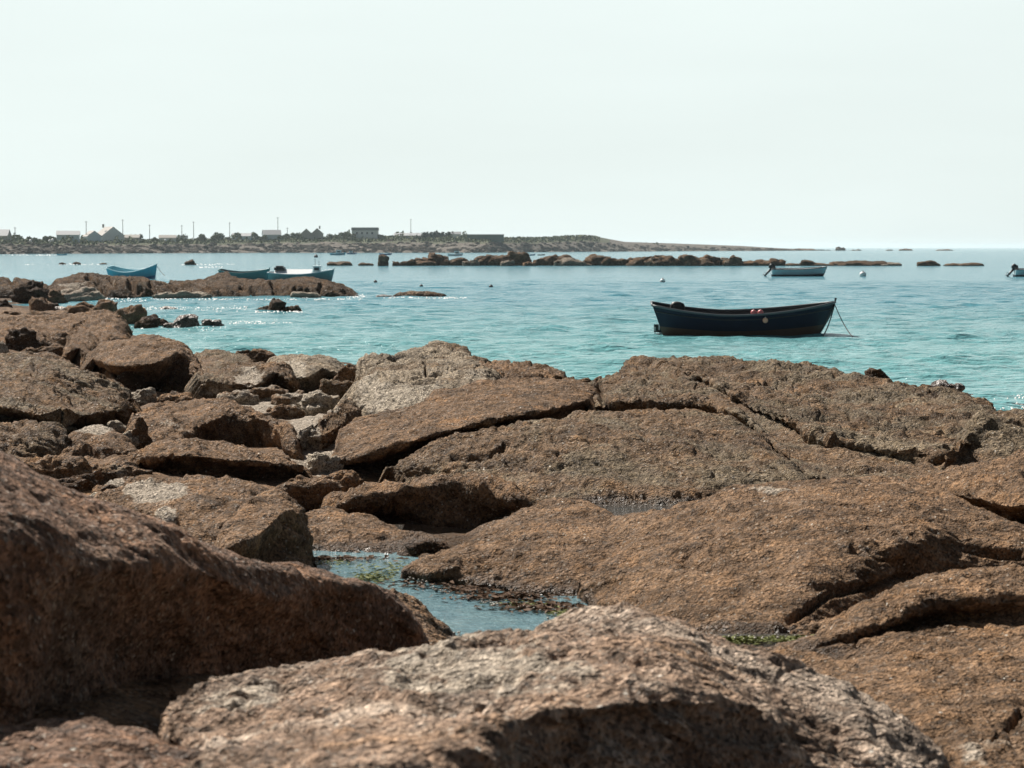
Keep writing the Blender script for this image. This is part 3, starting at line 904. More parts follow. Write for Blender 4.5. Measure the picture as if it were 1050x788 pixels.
loft('boulder', 'dark leaning boulder left of the massive blocky boulder', [
    [(63, 368, .83), (70, 356, .92), (78, 351, .95), (87, 354, .93), (97, 366, .85), (114, 382, .7), (121, 396, .58)],
    [(64, 370, .8), (72, 361, .87), (82, 358, .89), (96, 370, .81), (113, 385, .68), (121, 397, .57)],
    [(64, 376, .6), (80, 388, .47), (100, 398, .43), (121, 402, .43)]], M['weed'], back=.8, amp=.6, backdrop=.6, cat='boulder')
loft('rock_slab', 'large ribbed grey slab at the left edge with an undercut right end', [
    [(-80, 360, 1.15), (0, 365, 1.13), (38, 367, 1.1), (63, 373, 1.05), (86, 382, .98), (114, 392, .88), (131, 403, .78), (137, 416, .7)],
    [(-80, 390, 1.02), (0, 392, 1.0), (50, 396, .97), (100, 404, .84), (134, 412, .72)],
    [(-80, 408, .9), (0, 414, .88), (38, 421, .84), (65, 424, .81), (91, 420, .8), (118, 416, .77), (136, 416, .7)],
    [(-80, 412, .88), (0, 418, .855), (38, 426, .81), (65, 430, .77), (91, 426, .765), (118, 421, .74), (136, 418, .69)],
    [(-80, 428, .66), (0, 428, .66), (40, 433, .65), (65, 437, .56), (91, 443, .46), (112, 444, .44), (137, 439, .44)]], M['grey'], back=1.6, amp=.8, strat=1.1, cat='rock slab',
    cracks=[([(0, 372), (40, 385), (90, 392)], 4, .06), ([(0, 395), (40, 405), (80, 408)], 4, .05), ([(30, 378), (70, 392), (110, 402)], 3, .05)])
loft('rock_slab', 'pale smooth ledge under the large ribbed grey slab', [
    [(-80, 416, .74), (0, 421, .72), (40, 429, .68), (78, 437, .61)],
    [(-80, 430, .67), (0, 432, .66), (40, 437, .63), (79, 442, .58)],
    [(-80, 447, .55), (0, 443, .56), (40, 447, .54), (80, 449, .5)]], M['palegrey'], back=.5, amp=.5, backdrop=.3, pale=[(20, 432, 80, 12, 1.0)], cat='rock ledge')
loft('rock', 'rough dark rock at the left edge below the pale ledge', [
    [(-80, 444, .64), (0, 440, .67), (25, 437, .69), (60, 446, .65), (74, 458, .56)],
    [(-80, 452, .61), (0, 450, .63), (40, 450, .64), (73, 461, .54)],
    [(-80, 484, .42), (20, 480, .42), (60, 474, .44), (77, 472, .44)]], M['grey'], back=.5, amp=1.1, backdrop=.35)
loft('rock', 'dome with a pale top and hollowed dark front, right of the rough dark rock', [
    [(66, 451, .6), (90, 440, .68), (110, 442, .67), (125, 452, .6), (137, 470, .48)],
    [(68, 453, .59), (92, 447, .645), (114, 451, .62), (134, 471, .475)],
    [(69, 456, .57), (92, 452, .61), (113, 456, .59), (133, 472, .465)],
    [(60, 479, .4), (90, 483, .36), (120, 481, .36), (138, 477, .38)]], M['weed'], back=.5, amp=.6, backdrop=.35, pale=[(95, 444, 22, 6, 1.0)], cracks=[([(75, 470), (92, 463), (100, 476)], 7, .07)])
loft('rock_slab', 'flat topped brown block at the left edge by the water', [
    [(-80, 326, .75), (0, 328, .73), (60, 324, .78), (100, 322, .8), (122, 326, .75), (128, 342, .55)],
    [(-80, 338, .63), (20, 340, .62), (65, 342, .6), (78, 338, .64), (110, 339, .62), (129, 345, .52)],
    [(-80, 342, .59), (20, 344, .575), (65, 347, .55), (78, 342, .6), (110, 342.5, .585), (129, 347, .5)],
    [(-80, 354, .4), (20, 355, .4), (65, 356, .38), (90, 360, .34), (132, 354, .34)]], M['weed'], back=3.0, amp=1.0, cat='rock slab')
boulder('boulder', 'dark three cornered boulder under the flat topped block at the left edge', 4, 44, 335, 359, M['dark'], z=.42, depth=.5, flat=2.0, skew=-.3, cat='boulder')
boulder('rock', 'brown slab of rock wedged left of the dark leaning boulder', 20, 72, 352, 372, M['weed'], z=.62, depth=.5, flat=3)
boulder('rock', 'pale stub of rock at the left edge beside the three cornered boulder', -12, 12, 350, 366, M['palegrey'], z=.55, depth=.6, pale=.8)
loft('rock', 'ribbed rock with a pale facet and dark rounded end, right of the massive blocky boulder', [
    [(194, 370, .84), (215, 364, .9), (240, 366, .9), (262, 371, .88), (280, 376, .86), (292, 378, .84), (300, 388, .75), (303, 400, .58)],
    [(200, 382, .78), (240, 384, .78), (264, 386, .77), (273, 380, .82), (285, 379, .83), (297, 388, .74), (303, 400, .57)],
    [(204, 390, .72), (240, 394, .7), (262, 397, .68), (273, 388, .755), (285, 384, .785), (297, 391, .72), (303, 402, .55)],
    [(210, 413, .44), (240, 413, .42), (262, 407, .43), (275, 404, .44), (303, 404, .44)]], M['grey'], back=1.2, amp=.8, backdrop=.7, pale=[(255, 388, 18, 10, .9), (225, 402, 20, 8, .6)])
boulder('rock', 'brown rounded hump on top of the ribbed rock against the sea', 231, 288, 357.5, 378, M['weed'], D=34, depth=.6, flat=2.2, skew=.1)
boulder('rock', 'small dark knob against the sea beside the massive blocky boulder', 200, 224, 361, 370, M['weed'], D=36, depth=.8, flat=2.2)
loft('rock', 'pale sloping rock with a dark right end between the ribbed rock and the fractured outcrop', [
    [(279, 369, .85), (300, 368, .88), (313, 369, .88), (336, 370, .88), (350, 377, .8), (361, 392, .63)],
    [(287, 380, .78), (312, 378, .82), (331, 374, .85), (346, 380, .775), (360, 393, .62)],
    [(292, 388, .72), (315, 387, .75), (331, 380, .8), (346, 385, .74), (360, 395, .6)],
    [(298, 405, .46), (320, 405, .44), (345, 400, .44), (361, 397, .5)]], M['palegrey'], back=1.2, amp=.7, backdrop=.7, pale=[(300, 382, 20, 12, .7)])
boulder('rock', 'small dark brown rock in the gap left of the fractured outcrop', 344, 374, 373, 392, M['weed'], D=31, depth=.7)
loft('rock', 'craggy dark capped rock standing left of the tilted slab', [
    [(312, 440, .68), (335, 425, .76), (350, 416, .8), (358, 411, .82), (366, 420, .76), (371, 434, .64)],
    [(306, 450, .6), (325, 440, .66), (343, 432, .71), (359, 424, .75), (371, 435, .64)],
    [(305, 453, .57), (327, 446, .62), (345, 440, .66), (360, 432, .69), (371, 437, .62)],
    [(303, 462, .42), (330, 470, .37), (348, 468, .37), (372, 443, .54)]], M['grey'], back=.6, amp=1.0, backdrop=.4, pale=[(318, 446, 14, 14, 1.0), (340, 420, 12, 5, .7)])
for lab, x0, x1, yt, yb, z, mt, pl, fl in (
        ('white flat stone in the cleft beside the end of the long oval rock', 311, 356, 464, 490, .42, 'palegrey', 1.1, 3.2),
        ('pale angular stone under the black shaded end of the rounded slab', 303, 332, 440, 462, .46, 'palegrey', .9, 2.4),
        ('pale cracked stone left of the craggy dark capped rock', 308, 350, 400, 424, .52, 'palegrey', .9, 2.6),
        ('brown and pale stone in the middle of the rubble, touching the pale cracked stone', 280, 318, 400, 417, .5, 'weed', .55, 3),
        ('brown edged stone in the rubble just below the dark rounded end', 254, 294, 394, 411, .52, 'weed', .5, 3),
        ('low pale topped stone at the left end of the rubble', 226, 268, 400, 415, .5, 'weed', .6, 3),
        ('tilted brown stone lying across the pale rubble', 270, 310, 414, 432, .48, 'weed', .4, 2.6),
        ('dark cracked stone between the pale rubble and the fractured outcrop', 330, 370, 388, 410, .56, 'grey', .2, 2.6),
        ('pale blocky stone just right of the undercut grey slab', 131, 164, 397, 418, .52, 'palegrey', .8, 3),
        ('brown capped stone left of the black shaded end', 162, 198, 401, 415, .56, 'weed', .2, 2.4),
        ('small wedge of brown rock leaning against the grey slab end', 137, 153, 428, 460, .48, 'weed', .1, 2.4),
        ('pale tilted stone under the end of the grey slab', 109, 134, 431, 450, .5, 'palegrey', .8, 2.4),
        ('white smooth stone between the dome and the wedge', 118, 144, 441, 458, .5, 'palegrey', 1.1, 2.6),
        ('brown hummock left of the white patched slab', 80, 150, 474, 495, .46, 'weed', .1, 2.2),
        ('knobbly brown rock above the crest of the shadowed boulder', 20, 105, 466, 496, .5, 'weed', .1, 2.4),
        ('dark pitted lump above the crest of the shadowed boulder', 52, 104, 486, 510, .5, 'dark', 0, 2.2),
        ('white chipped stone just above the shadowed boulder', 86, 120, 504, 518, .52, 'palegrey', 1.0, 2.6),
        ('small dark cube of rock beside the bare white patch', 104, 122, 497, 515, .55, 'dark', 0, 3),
        ('grey weathered stone between the dome and the white patch', 98, 128, 476, 492, .5, 'grey', .3, 2.4),
        ('brown stone filling the gap below the long oval rock', 280, 346, 486, 514, .44, 'weed', .1, 2.4),
        ('low brown stone right of the white flat stone', 330, 372, 482, 506, .45, 'weed', .1, 2.4),
        ('slim brown ledge at the foot of the long mound, beside the green pool', 818, 894, 634, 654, .52, 'weed', 0, 2.0)):
    boulder('stone' if x1 - x0 < 45 else 'rock', lab, x0, x1, yt, yb, M[mt], z=z, depth=.7, flat=fl, pale=pl, cat='stone' if x1 - x0 < 45 else 'rock')

# ---- promontory with the small boats behind it
loft('rock', 'low brown rock forming the left end of the promontory', [
    [(-80, 284, 118), (0, 285, 118), (30, 286, 118), (48, 292, 117)], [(-80, 291, 112), (0, 291, 112), (46, 296, 112)], [(-80, 295, 110.8), (0, 295, 110.8), (46, 299, 110.8)], [(-80, 306, 110.3), (0, 306, 110.3), (50, 306, 110.3)]], M['far'], back=5, amp=.8, drop=.5, dy=2.2,
    cracks=[([(10, 287), (25, 300)], 4, .4)])
loft('rock', 'broad hummock of the promontory under the blue rowing boat', [
    [(42, 298, 118), (62, 286, 121), (85, 279.5, 122), (110, 282, 122), (140, 284, 122), (165, 288, 120), (180, 297, 118), (188, 304, 116)],
    [(46, 301, 114), (75, 290, 117), (110, 290, 117), (137, 288, 117), (150, 290, 117), (176, 299, 115)],
    [(48, 302, 112), (78, 297, 113.5), (108, 295, 113.8), (137, 291, 114), (152, 293, 114), (178, 301, 114)],
    [(50, 307, 111), (80, 309, 112), (110, 308, 112.5), (150, 305, 113), (188, 305, 113.5)]], M['far'], back=5, amp=.8, drop=.5, dy=2.2,
    pale=[(75, 294, 22, 4, .6), (125, 290, 18, 3, .5)], cracks=[([(88, 284), (100, 292), (108, 302)], 5, .6), ([(132, 289), (142, 303)], 6, .6), ([(110, 286), (120, 296)], 4, .4), ([(152, 290), (160, 301)], 5, .5)])
loft('rock', 'middle saddle of the promontory between the blue and green boats', [
    [(152, 295, 124), (177, 286, 126), (200, 286, 126), (225, 285, 126), (242, 290, 124)], [(155, 298, 119.5), (190, 292, 120), (240, 295, 119.5)], [(155, 299, 118), (190, 295, 118), (240, 298, 118)], [(150, 305, 117.5), (180, 306, 117.2), (242, 306, 117.2)]], M['far'], back=4, amp=.8, drop=.5, dy=2.2,
    cracks=[([(170, 290), (180, 302)], 5, .5)])
loft('rock', 'long whaleback end of the promontory in front of the green boats', [
    [(185, 293, 124), (199, 286, 126), (218, 281, 127), (232, 276.5, 127), (238, 281, 127), (250, 285, 126), (275, 286, 126), (310, 284.5, 126), (340, 288, 126), (356, 293, 124), (364, 299, 122), (369, 305, 119)],
    [(190, 298, 119.5), (225, 287, 121), (250, 289, 120.5), (290, 289, 120), (320, 288, 120), (345, 292, 120), (362, 300, 119), (369, 305, 118)],
    [(190, 300, 117.8), (225, 292, 118), (250, 293, 118), (290, 294, 117.8), (320, 293, 117.8), (347, 295, 117.8), (362, 301, 118), (369, 306, 117.5)],
    [(185, 307, 116.4), (250, 307, 116.6), (300, 307, 116.6), (369, 307, 117)]], M['far'], back=4, amp=.75, drop=.5, dy=2.2, pale=[(230, 280, 12, 4, .4)],
    cracks=[([(245, 292), (256, 296), (262, 304)], 5, .5), ([(300, 296), (318, 301)], 3, .4), ([(205, 288), (215, 300)], 5, .5), ([(278, 290), (284, 303)], 4, .4), ([(330, 291), (326, 302)], 4, .4)])
FARROCK = [
    ('long pale wet ledge along the waterline below the promontory saddle', 155, 218, 298, 307, 'palegrey', 1.0, 3.2, .25),
    ('small pale wet ledge under the whaleback end of the promontory', 298, 330, 299, 306, 'palegrey', .8, 3, .4),
    ('dark weedy block at the near left foot of the promontory', 14, 52, 287, 312, 'dark', 0, 2.6, .7),
    ('pale sloping slab at the foot of the promontory hummock', 56, 104, 294, 310, 'weed', .7, 2.4, .7),
    ('brown rock between the dark weedy block and the pale sloping slab', 46, 68, 297, 312, 'weed', 0, 2.4, .8),
    ('round brown rock standing in the channel below the promontory', 28, 54, 304, 323, 'weed', .2, 2.2, .8),
    ('dark rock in the channel at the left edge', -8, 12, 307, 319, 'dark', 0, 2.4, .8),
    ('brown hump at the left edge in front of the channel', 0, 24, 319, 330, 'weed', 0, 2.4, .8),
    ('flat rock across the channel mouth, dark on its near side', 62, 104, 309, 326, 'weed', .2, 2.2, .8),
    ('tumbled brown rock right of the channel mouth', 95, 124, 307, 327, 'weed', 0, 2.4, .9),
    ('lumpy brown rock at the water edge behind the dark pyramid', 121, 150, 312, 334, 'weed', 0, 2.2, .9),
    ('dark pyramid shaped rock at the water edge', 139, 165, 322, 338, 'dark', 0, 2.0, .9),
    ('small dark rock just right of the pyramid rock', 159, 176, 327, 336, 'dark', 0, 2.2, .9),
    ('wide reddish rock in the water right of the pyramid rock', 174, 207, 322, 337, 'wetrock', .1, 2.6, .8),
    ('small pinkish wet rock touching the wide reddish rock', 206, 219, 327, 336, 'wetrock', .4, 2.4, .9),
    ('pinkish wet rock at the right end of the row in the water', 217, 230, 327.5, 336, 'wetrock', .4, 2.4, .9),
    ('lone wet rock with a dark peak in the bay', 273, 293, 305.5, 320, 'dark', 0, 1.35, .9),
    ('pale wet foot on the left of the lone peaked rock', 262, 279, 313, 320, 'far', .5, 2.2, .9),
    ('pale wet foot on the right of the lone peaked rock', 288, 308, 313, 320, 'far', .4, 2.2, .7),
    ('flat brown rock just awash in the middle of the bay', 402, 458, 298.2, 305, 'reef', .3, 2.2, .6),
    ('thin line of wet stone awash left of the flat brown rock', 386, 404, 302, 305, 'wetrock', .2, 2.2, .6),
    ('thin wet rock awash left of the lone peaked rock', 165, 182, 314, 318, 'wetrock', .7, 2.2, .6),
    ('low rock by the pyramid rock lying in its lee', 168, 178, 331, 338, 'wetrock', .2, 2.2, .9),
    ('little dark stone in the channel beside the round brown rock', 53, 62, 311, 319, 'dark', 0, 2.2, .9),
    ('pale wet stones heap at the channel mouth', 52, 66, 314, 322, 'wetrock', .9, 2.4, .9),
    ('brown rock on the near bank of the channel', 22, 62, 318, 330, 'weed', 0, 2.6, .7),
    ('dark tipped rock at the left of the distant water lane', 60, 68, 269.2, 271.6, 'reef', 0, 2.2, .6),
    ('low dark rock left of the blue boat in the distant water lane', 74, 83, 268.5, 271.6, 'reef', 0, 2.2, .6),
    ('faint flat rock in the distant water lane left of the upright stone', 101, 110, 269.6, 271.4, 'reef', 0, 2.2, .6),
    ('upright dark stone in the distant water lane right of the blue boat', 189, 200, 266, 272, 'reef', 0, 2.4, .8),
]
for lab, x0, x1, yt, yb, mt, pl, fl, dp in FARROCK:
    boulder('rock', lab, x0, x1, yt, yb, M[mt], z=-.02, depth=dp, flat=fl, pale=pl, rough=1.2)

# ---- offshore reef: every rock of the long row
REEF = [
    (335, 361, 268, 272, 'low flat rock lying apart, left of the upright block of the reef'),
    (367, 383, 269.3, 272, 'very low rock between the lone flat rock and the upright block'),
    (387, 399.5, 260.8, 274, 'tall upright block at the left end of the reef'),
    (403, 413, 268, 273, 'small dark stone just right of the upright block'),
    (411, 426, 265.8, 273, 'rounded dark rock second to the right of the upright block'),
    (424, 446, 267, 273, 'low ledge under the first dark peak of the reef'),
    (428, 441, 263.5, 272, 'brown shoulder left of the first dark peak of the reef'),
    (439, 461, 259, 272, 'first dark peak of the reef, below the conifer hedge'),
    (459, 479, 264, 272.5, 'jumbled rock right of the first dark peak'),
    (476, 488, 266, 273, 'pale low rock below the long green building'),
    (484, 500, 262.5, 272, 'brown hump below the left half of the long green building'),
    (491, 521, 261, 272.5, 'wide smooth brown hump below the right half of the long green building'),
    (516, 527, 267, 273.5, 'small pale stone at the foot of the wide smooth hump'),
    (521, 541, 257.6, 272.5, 'second peak of the reef, dark cleft in its side'),
    (537, 549, 268, 274, 'dark triangular stone in front of the second peak'),
    (548, 562, 265, 272.5, 'brown rock between the second peak and the twin mounds'),
    (556, 583, 261, 272, 'left one of the twin mounds below the grassy dune'),
    (572, 603, 264, 273, 'right and paler one of the twin mounds below the grassy dune'),
    (600, 621, 260.5, 272.5, 'pointed brown mound right of the grassy dune'),
    (617, 626, 263, 272, 'narrow dark tooth beside the pointed brown mound'),
    (622, 637, 264, 273, 'pale sloping rock after the narrow dark tooth'),
    (634, 652, 264, 272.5, 'brown rock in the middle of the gap right of the dune'),
    (649, 673, 262.5, 273, 'dark faced mound left of the arched boulder'),
    (662, 693, 262, 274, 'big arched boulder of the reef above the stern of the navy boat'),
    (671, 680, 261.5, 266, 'dark cap stone perched on the arched boulder'),
    (691, 704, 266.5, 273, 'low saddle right of the arched boulder'),
    (700, 727, 261, 273.5, 'broad double mound above the middle of the navy boat'),
    (719, 740, 261, 273, 'knobbly rock right of the broad double mound'),
    (737, 752, 264, 273, 'pale rock at the foot of the last steep mound'),
    (746, 761, 261.5, 273.5, 'last steep mound before the reef runs low'),
    (760, 776, 267, 273, 'low rock left of the grey motorboat, next to the last steep mound'),
    (773, 792, 266, 273, 'low rock directly behind the outboard of the grey motorboat'),
    (788, 804, 264.8, 273, 'square topped rock above the stern of the grey motorboat'),
    (803, 824, 270, 273, 'thin ledge behind the grey motorboat'),
    (820, 834, 266, 273, 'dark cap shaped rock behind the middle of the grey motorboat'),
    (832, 853, 269.5, 273, 'thin ledge behind the bow of the grey motorboat'),
    (853, 872, 268, 272.5, 'low rock off the bow of the grey motorboat'),
    (864, 905, 267, 273, 'long pale low back between the grey motorboat and the dark domed rock'),
    (900, 922, 269, 273, 'tapering right tip of the long pale low back'),
    (943, 960.5, 267, 274, 'dark domed rock standing alone at the right'),
    (972, 1004, 269.3, 274, 'flat rock on the far right of the reef'),
]
for x0, x1, yt, yb, lab in REEF:
    drk = 'dark' in lab and 'cleft' not in lab
    pl = .7 if 'pale' in lab else .25
    ex_ = 0 if 'upright' in lab else (x1 - x0) * .13
    boulder('rock', lab, x0 - ex_, x1 + ex_, yt, 272.9 if yb > 272 else yb, M['far'] if drk and 'peak' not in lab and 'mound' not in lab else M['reef'], D=313 + (3 if yb < 272.6 else -2 if yb > 273.2 else 0), depth=.8, flat=2.8, rough=1.15, pale=0 if drk else pl, sink=1.2,
            group='rocks of the offshore reef', skew=rng.uniform(-.3, .3), tilt=rng.uniform(-.08, .08))
for x0, x1, yt, yb, lab in (
        (856, 867.5, 253, 257.3, 'dark domed islet on the horizon'), (921, 936, 255, 257.2, 'pointed islet on the horizon below the empty sky'),
        (959, 977, 255.6, 257.2, 'flattest and rightmost islet on the horizon'), (873, 883, 255.8, 257.2, 'low islet just right of the dark domed islet'),
        (812, 838, 254.8, 257.3, 'thin islet off the tip of the headland'), (908, 916, 256, 257.2, 'tiny islet left of the pointed islet')):
    boulder('rock', lab, x0, x1, yt, yb, M['reef'], D=1800, depth=.6, flat=2.2, rough=1.2, cat='islet')

# wet stones awash in the near shallows at the right
for x0, x1, yt, yb, lab in ((992, 999, 404, 407, 'small wet stone awash nearest the flat reddish boulder'), (1014, 1026, 404.5, 407.5, 'small wet stone awash in the shallows behind the slab'), (1036, 1052, 414, 417, 'small wet stone awash at the right edge')):
    boulder('stone', lab, x0, x1, yt, yb, M['wetrock'], z=-.02, depth=.6, flat=2.0, rough=1.0, sink=1)

# ------------------------------------------------------------------ water
def build_sea():
    ys = [6.0, 12.0, 20.0]
    y = 26.0
    while y < 16000:
        ys.append(y)
        y *= 1.0026 if y < 170 else 1.005 if y < 420 else 1.03
    ys = np.array(ys)
    side = np.linspace(.262, .62, 12)
    an = np.concatenate([-side[::-1], np.linspace(-.26, .26, 520), side])
    nu = len(an)
    Y, T = np.meshgrid(ys, an, indexing='ij')
    X = Y * T
    Z = np.zeros_like(X)
    r = np.random.default_rng(5)
    step = np.gradient(ys)[:, None] * np.ones_like(X)
    q = np.stack([X.ravel() / 2.6, Y.ravel() / 5.5, np.zeros(X.size)], 1)
    g1 = np.clip(.8 + 1.5 * perlin(q, 4).reshape(X.shape), .1, 2)
    q = np.stack([X.ravel() / 19, Y.ravel() / 40, np.zeros(X.size)], 1)
    g2 = np.clip(.85 + .9 * perlin(q, 6).reshape(X.shape), .3, 1.6)
    for k in range(64):
        lam = 0.32 * (2.8 / 0.32) ** (k / 63.0)
        a = -0.5 * math.pi + r.normal(0.2, 0.55)
        amp = 0.0058 * lam ** 0.72
        ph = r.uniform(0, 6.28)
        kk = 2 * math.pi / lam
        fade = np.clip(1.7 - step * 3.6 / lam, 0, 1)
        Z += (g1 if lam < 2.2 else g2) * amp * fade * np.sin(kk * (X * math.cos(a) + Y * math.sin(a)) + ph + 0.8 * np.sin(X * .21 + k) + .5 * np.sin(Y * .17 + k * 2))
    V = np.stack([X.ravel(), Y.ravel(), Z.ravel()], 1)
    o = grid_mesh('sea_water', V, nu, len(ys), M['sea'])
    tag(o, kind='structure')


build_sea()


def sheet(name, poly, z, mat, kind='structure', n=60):
    W = [Vector(P(px, py, z)) for px, py in poly]
    x0, x1 = min(w.x for w in W), max(w.x for w in W)
    y0, y1 = min(w.y for w in W), max(w.y for w in W)
    X, Y = np.meshgrid(np.linspace(x0, x1, n), np.linspace(y0, y1, n))
    V = np.stack([X.ravel(), Y.ravel(), np.full(n * n, z)], 1)
    o = grid_mesh(name, V, n, n, mat)
    return tag(o, kind=kind)


sheet('tide_pool', [(300, 565), (640, 565), (300, 665), (640, 665)], .4, M['pool'])
sheet('shallow_pool', [(735, 650), (850, 650), (735, 664), (850, 664)], .53, M['pool_clear'])
sheet('shallow_pool', [(365, 538), (412, 538), (365, 545), (412, 545)], .375, M['pool_clear'])
sheet('shallow_pool', [(585, 516), (715, 516), (585, 530), (715, 530)], .485, M['pool_clear'])


def scatter_weed(name, spots, mat, size, n, lift=.012, kind='stuff'):
    m = MB()
    r = random.Random(4)
    for (px, py, rx, ry, z, w) in spots:
        for _ in range(int(n * w)):
            a = r.gauss(0, .45)
            b = r.gauss(0, .45)
            c = Vector(P(px + a * rx, py + b * ry, z + r.uniform(0.003, lift)))
            L = size * r.uniform(.4, 1.6)
            h = r.uniform(0, 6.28)
            d = Vector((math.cos(h), math.sin(h), r.uniform(-.15, .15))) * L
            e = Vector((-math.sin(h), math.cos(h), 0.3)) * L * r.uniform(.15, .4)
            mid = c + Vector((0, 0, L * r.uniform(.05, .25)))
            m.add([c - d, mid - e, c + d, mid + e], [(0, 1, 2, 3)])
    o = m.build(name, mat)
    return tag(o, kind=kind)


scatter_weed('green_algae', [(382, 592, 26, 6, .4, 1), (405, 583, 50, 9, .4, .6), (340, 577, 30, 4, .4, .2), (585, 628, 30, 4, .4, .7), (540, 620, 40, 4, .4, .25),
                             (770, 656, 45, 4, .53, 1.6), (820, 655, 24, 3, .53, .7), (745, 658, 20, 4, .53, .5)], M['algae'], .017, 420, .02)
M['brownweed'] = plain('floating_brown_weed', (0.1, 0.052, 0.024), .75, .4, 20, spec=.15)
scatter_weed('brown_seaweed', [(520, 612, 60, 5, .4, 1), (560, 622, 60, 6, .4, 1), (480, 604, 40, 5, .4, .6), (350, 573, 60, 2.5, .4, .5), (430, 598, 50, 6, .4, .25)], M['brownweed'], .028, 420, .02)


def scatter_shells():
    """grit of shells and froth left along the pool margins and wet hollows"""
    m = MB()
    r = random.Random(9)
    lines = [([(322, 571), (350, 573), (385, 574)], .405, 130), ([(417, 592), (453, 607), (500, 618), (520, 621), (570, 627), (603, 627)], .41, 240), ([(400, 612), (430, 628), (450, 642), (486, 658)], .41, 60),
             ([(720, 650), (780, 654), (830, 652)], .54, 60), ([(840, 662), (880, 664), (930, 670)], .6, 50), ([(600, 518), (650, 519), (700, 518)], .495, 90), ([(372, 541), (405, 542)], .385, 20), ([(560, 637), (590, 629)], .405, 24)]
    for pts, z, n in lines:
        for _ in range(int(n * .4)):
            i = r.randrange(len(pts) - 1)
            t = r.random()
            px = pts[i][0] * (1 - t) + pts[i + 1][0] * t + r.gauss(0, 2.5)
            py = pts[i][1] * (1 - t) + pts[i + 1][1] * t + r.gauss(0, 1.3)
            c = P(px, py, z + r.uniform(0, .012))
            m.ball(c, r.uniform(.004, .009), 6, 4, r.uniform(.5, .9))
    o = m.build('shell_grit', M['shell_glint'], smooth_shade=True)
    tag(o, kind='stuff')


scatter_shells()


def scatter_foam_glints():  # foam, plus white patches added as sun glints on wet rocks and water
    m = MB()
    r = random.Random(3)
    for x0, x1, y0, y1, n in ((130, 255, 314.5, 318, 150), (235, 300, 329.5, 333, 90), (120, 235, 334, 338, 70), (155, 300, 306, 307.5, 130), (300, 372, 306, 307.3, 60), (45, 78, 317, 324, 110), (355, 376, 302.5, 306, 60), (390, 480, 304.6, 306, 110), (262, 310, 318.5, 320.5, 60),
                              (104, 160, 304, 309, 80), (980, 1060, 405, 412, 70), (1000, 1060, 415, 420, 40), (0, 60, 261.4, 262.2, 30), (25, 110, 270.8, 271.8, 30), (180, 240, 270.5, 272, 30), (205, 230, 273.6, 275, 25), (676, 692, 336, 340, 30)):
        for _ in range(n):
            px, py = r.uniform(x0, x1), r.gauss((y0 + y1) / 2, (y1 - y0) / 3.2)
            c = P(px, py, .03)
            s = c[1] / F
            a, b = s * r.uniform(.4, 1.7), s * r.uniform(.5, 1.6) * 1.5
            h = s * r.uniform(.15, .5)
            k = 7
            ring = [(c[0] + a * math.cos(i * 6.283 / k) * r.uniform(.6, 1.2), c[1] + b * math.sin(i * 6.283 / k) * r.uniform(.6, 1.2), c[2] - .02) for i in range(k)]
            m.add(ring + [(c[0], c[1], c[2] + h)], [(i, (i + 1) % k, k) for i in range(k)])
    o = m.build('foam_and_glints', M['foam_glint'], smooth_shade=True)
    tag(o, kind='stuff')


scatter_foam_glints()

# ------------------------------------------------------------------ boats
M['navy'] = plain('navy_paint', (0.006, 0.011, 0.028), .5, .35, 5, spec=.2)
M['antifoul'] = plain('red_brown_bottom_paint', (0.085, 0.038, 0.022), .6, .3, 6)
M['darkwood'] = plain('dark_wood', (0.03, 0.026, 0.024), .6, .3, 9)
M['greyrail'] = plain('grey_rail_paint', (0.075, 0.085, 0.095), .5, .2, 9)
M['greywood'] = plain('grey_wood', (0.16, 0.155, 0.15), .6, .25, 9)
M['black'] = plain('black_rubber', (0.012, 0.012, 0.013), .5, .2, 9)
M['rope'] = plain('rope', (0.07, 0.065, 0.06), .8, .3, 30)
M['pinkfloat'] = plain('faded_red_float', (0.55, 0.13, 0.13), .4, .15, 12)
M['orangefloat'] = plain('orange_float', (0.75, 0.36, 0.24), .4, .15, 12)
M['whitefloat'] = plain('white_float', (0.75, 0.75, 0.72), .35, .1, 12)
M['steel'] = plain('dull_metal', (0.35, 0.35, 0.35), .35, .2, 15, metal=.7)
M['bluehull'] = plain('blue_paint', (0.09, 0.43, 0.55), .4, .2, 6)
M['bluerail'] = plain('pale_blue_paint', (0.3, 0.58, 0.65), .4, .2, 6)
M['bluebottom'] = plain('deep_blue_bottom_paint', (0.04, 0.17, 0.34), .45, .2, 6)
M['greenhull'] = plain('sea_green_paint', (0.07, 0.23, 0.235), .45, .2, 6)
M['seagrey'] = plain('grey_green_paint', (0.14, 0.27, 0.27), .45, .2, 6)
M['greyhull'] = plain('grey_blue_paint', (0.42, 0.55, 0.58), .45, .15, 6)
M['whitehull'] = plain('white_gelcoat', (0.72, 0.74, 0.74), .35, .1, 6)
M['darkgrey'] = plain('dark_grey_plastic', (0.03, 0.035, 0.04), .4, .2, 10)


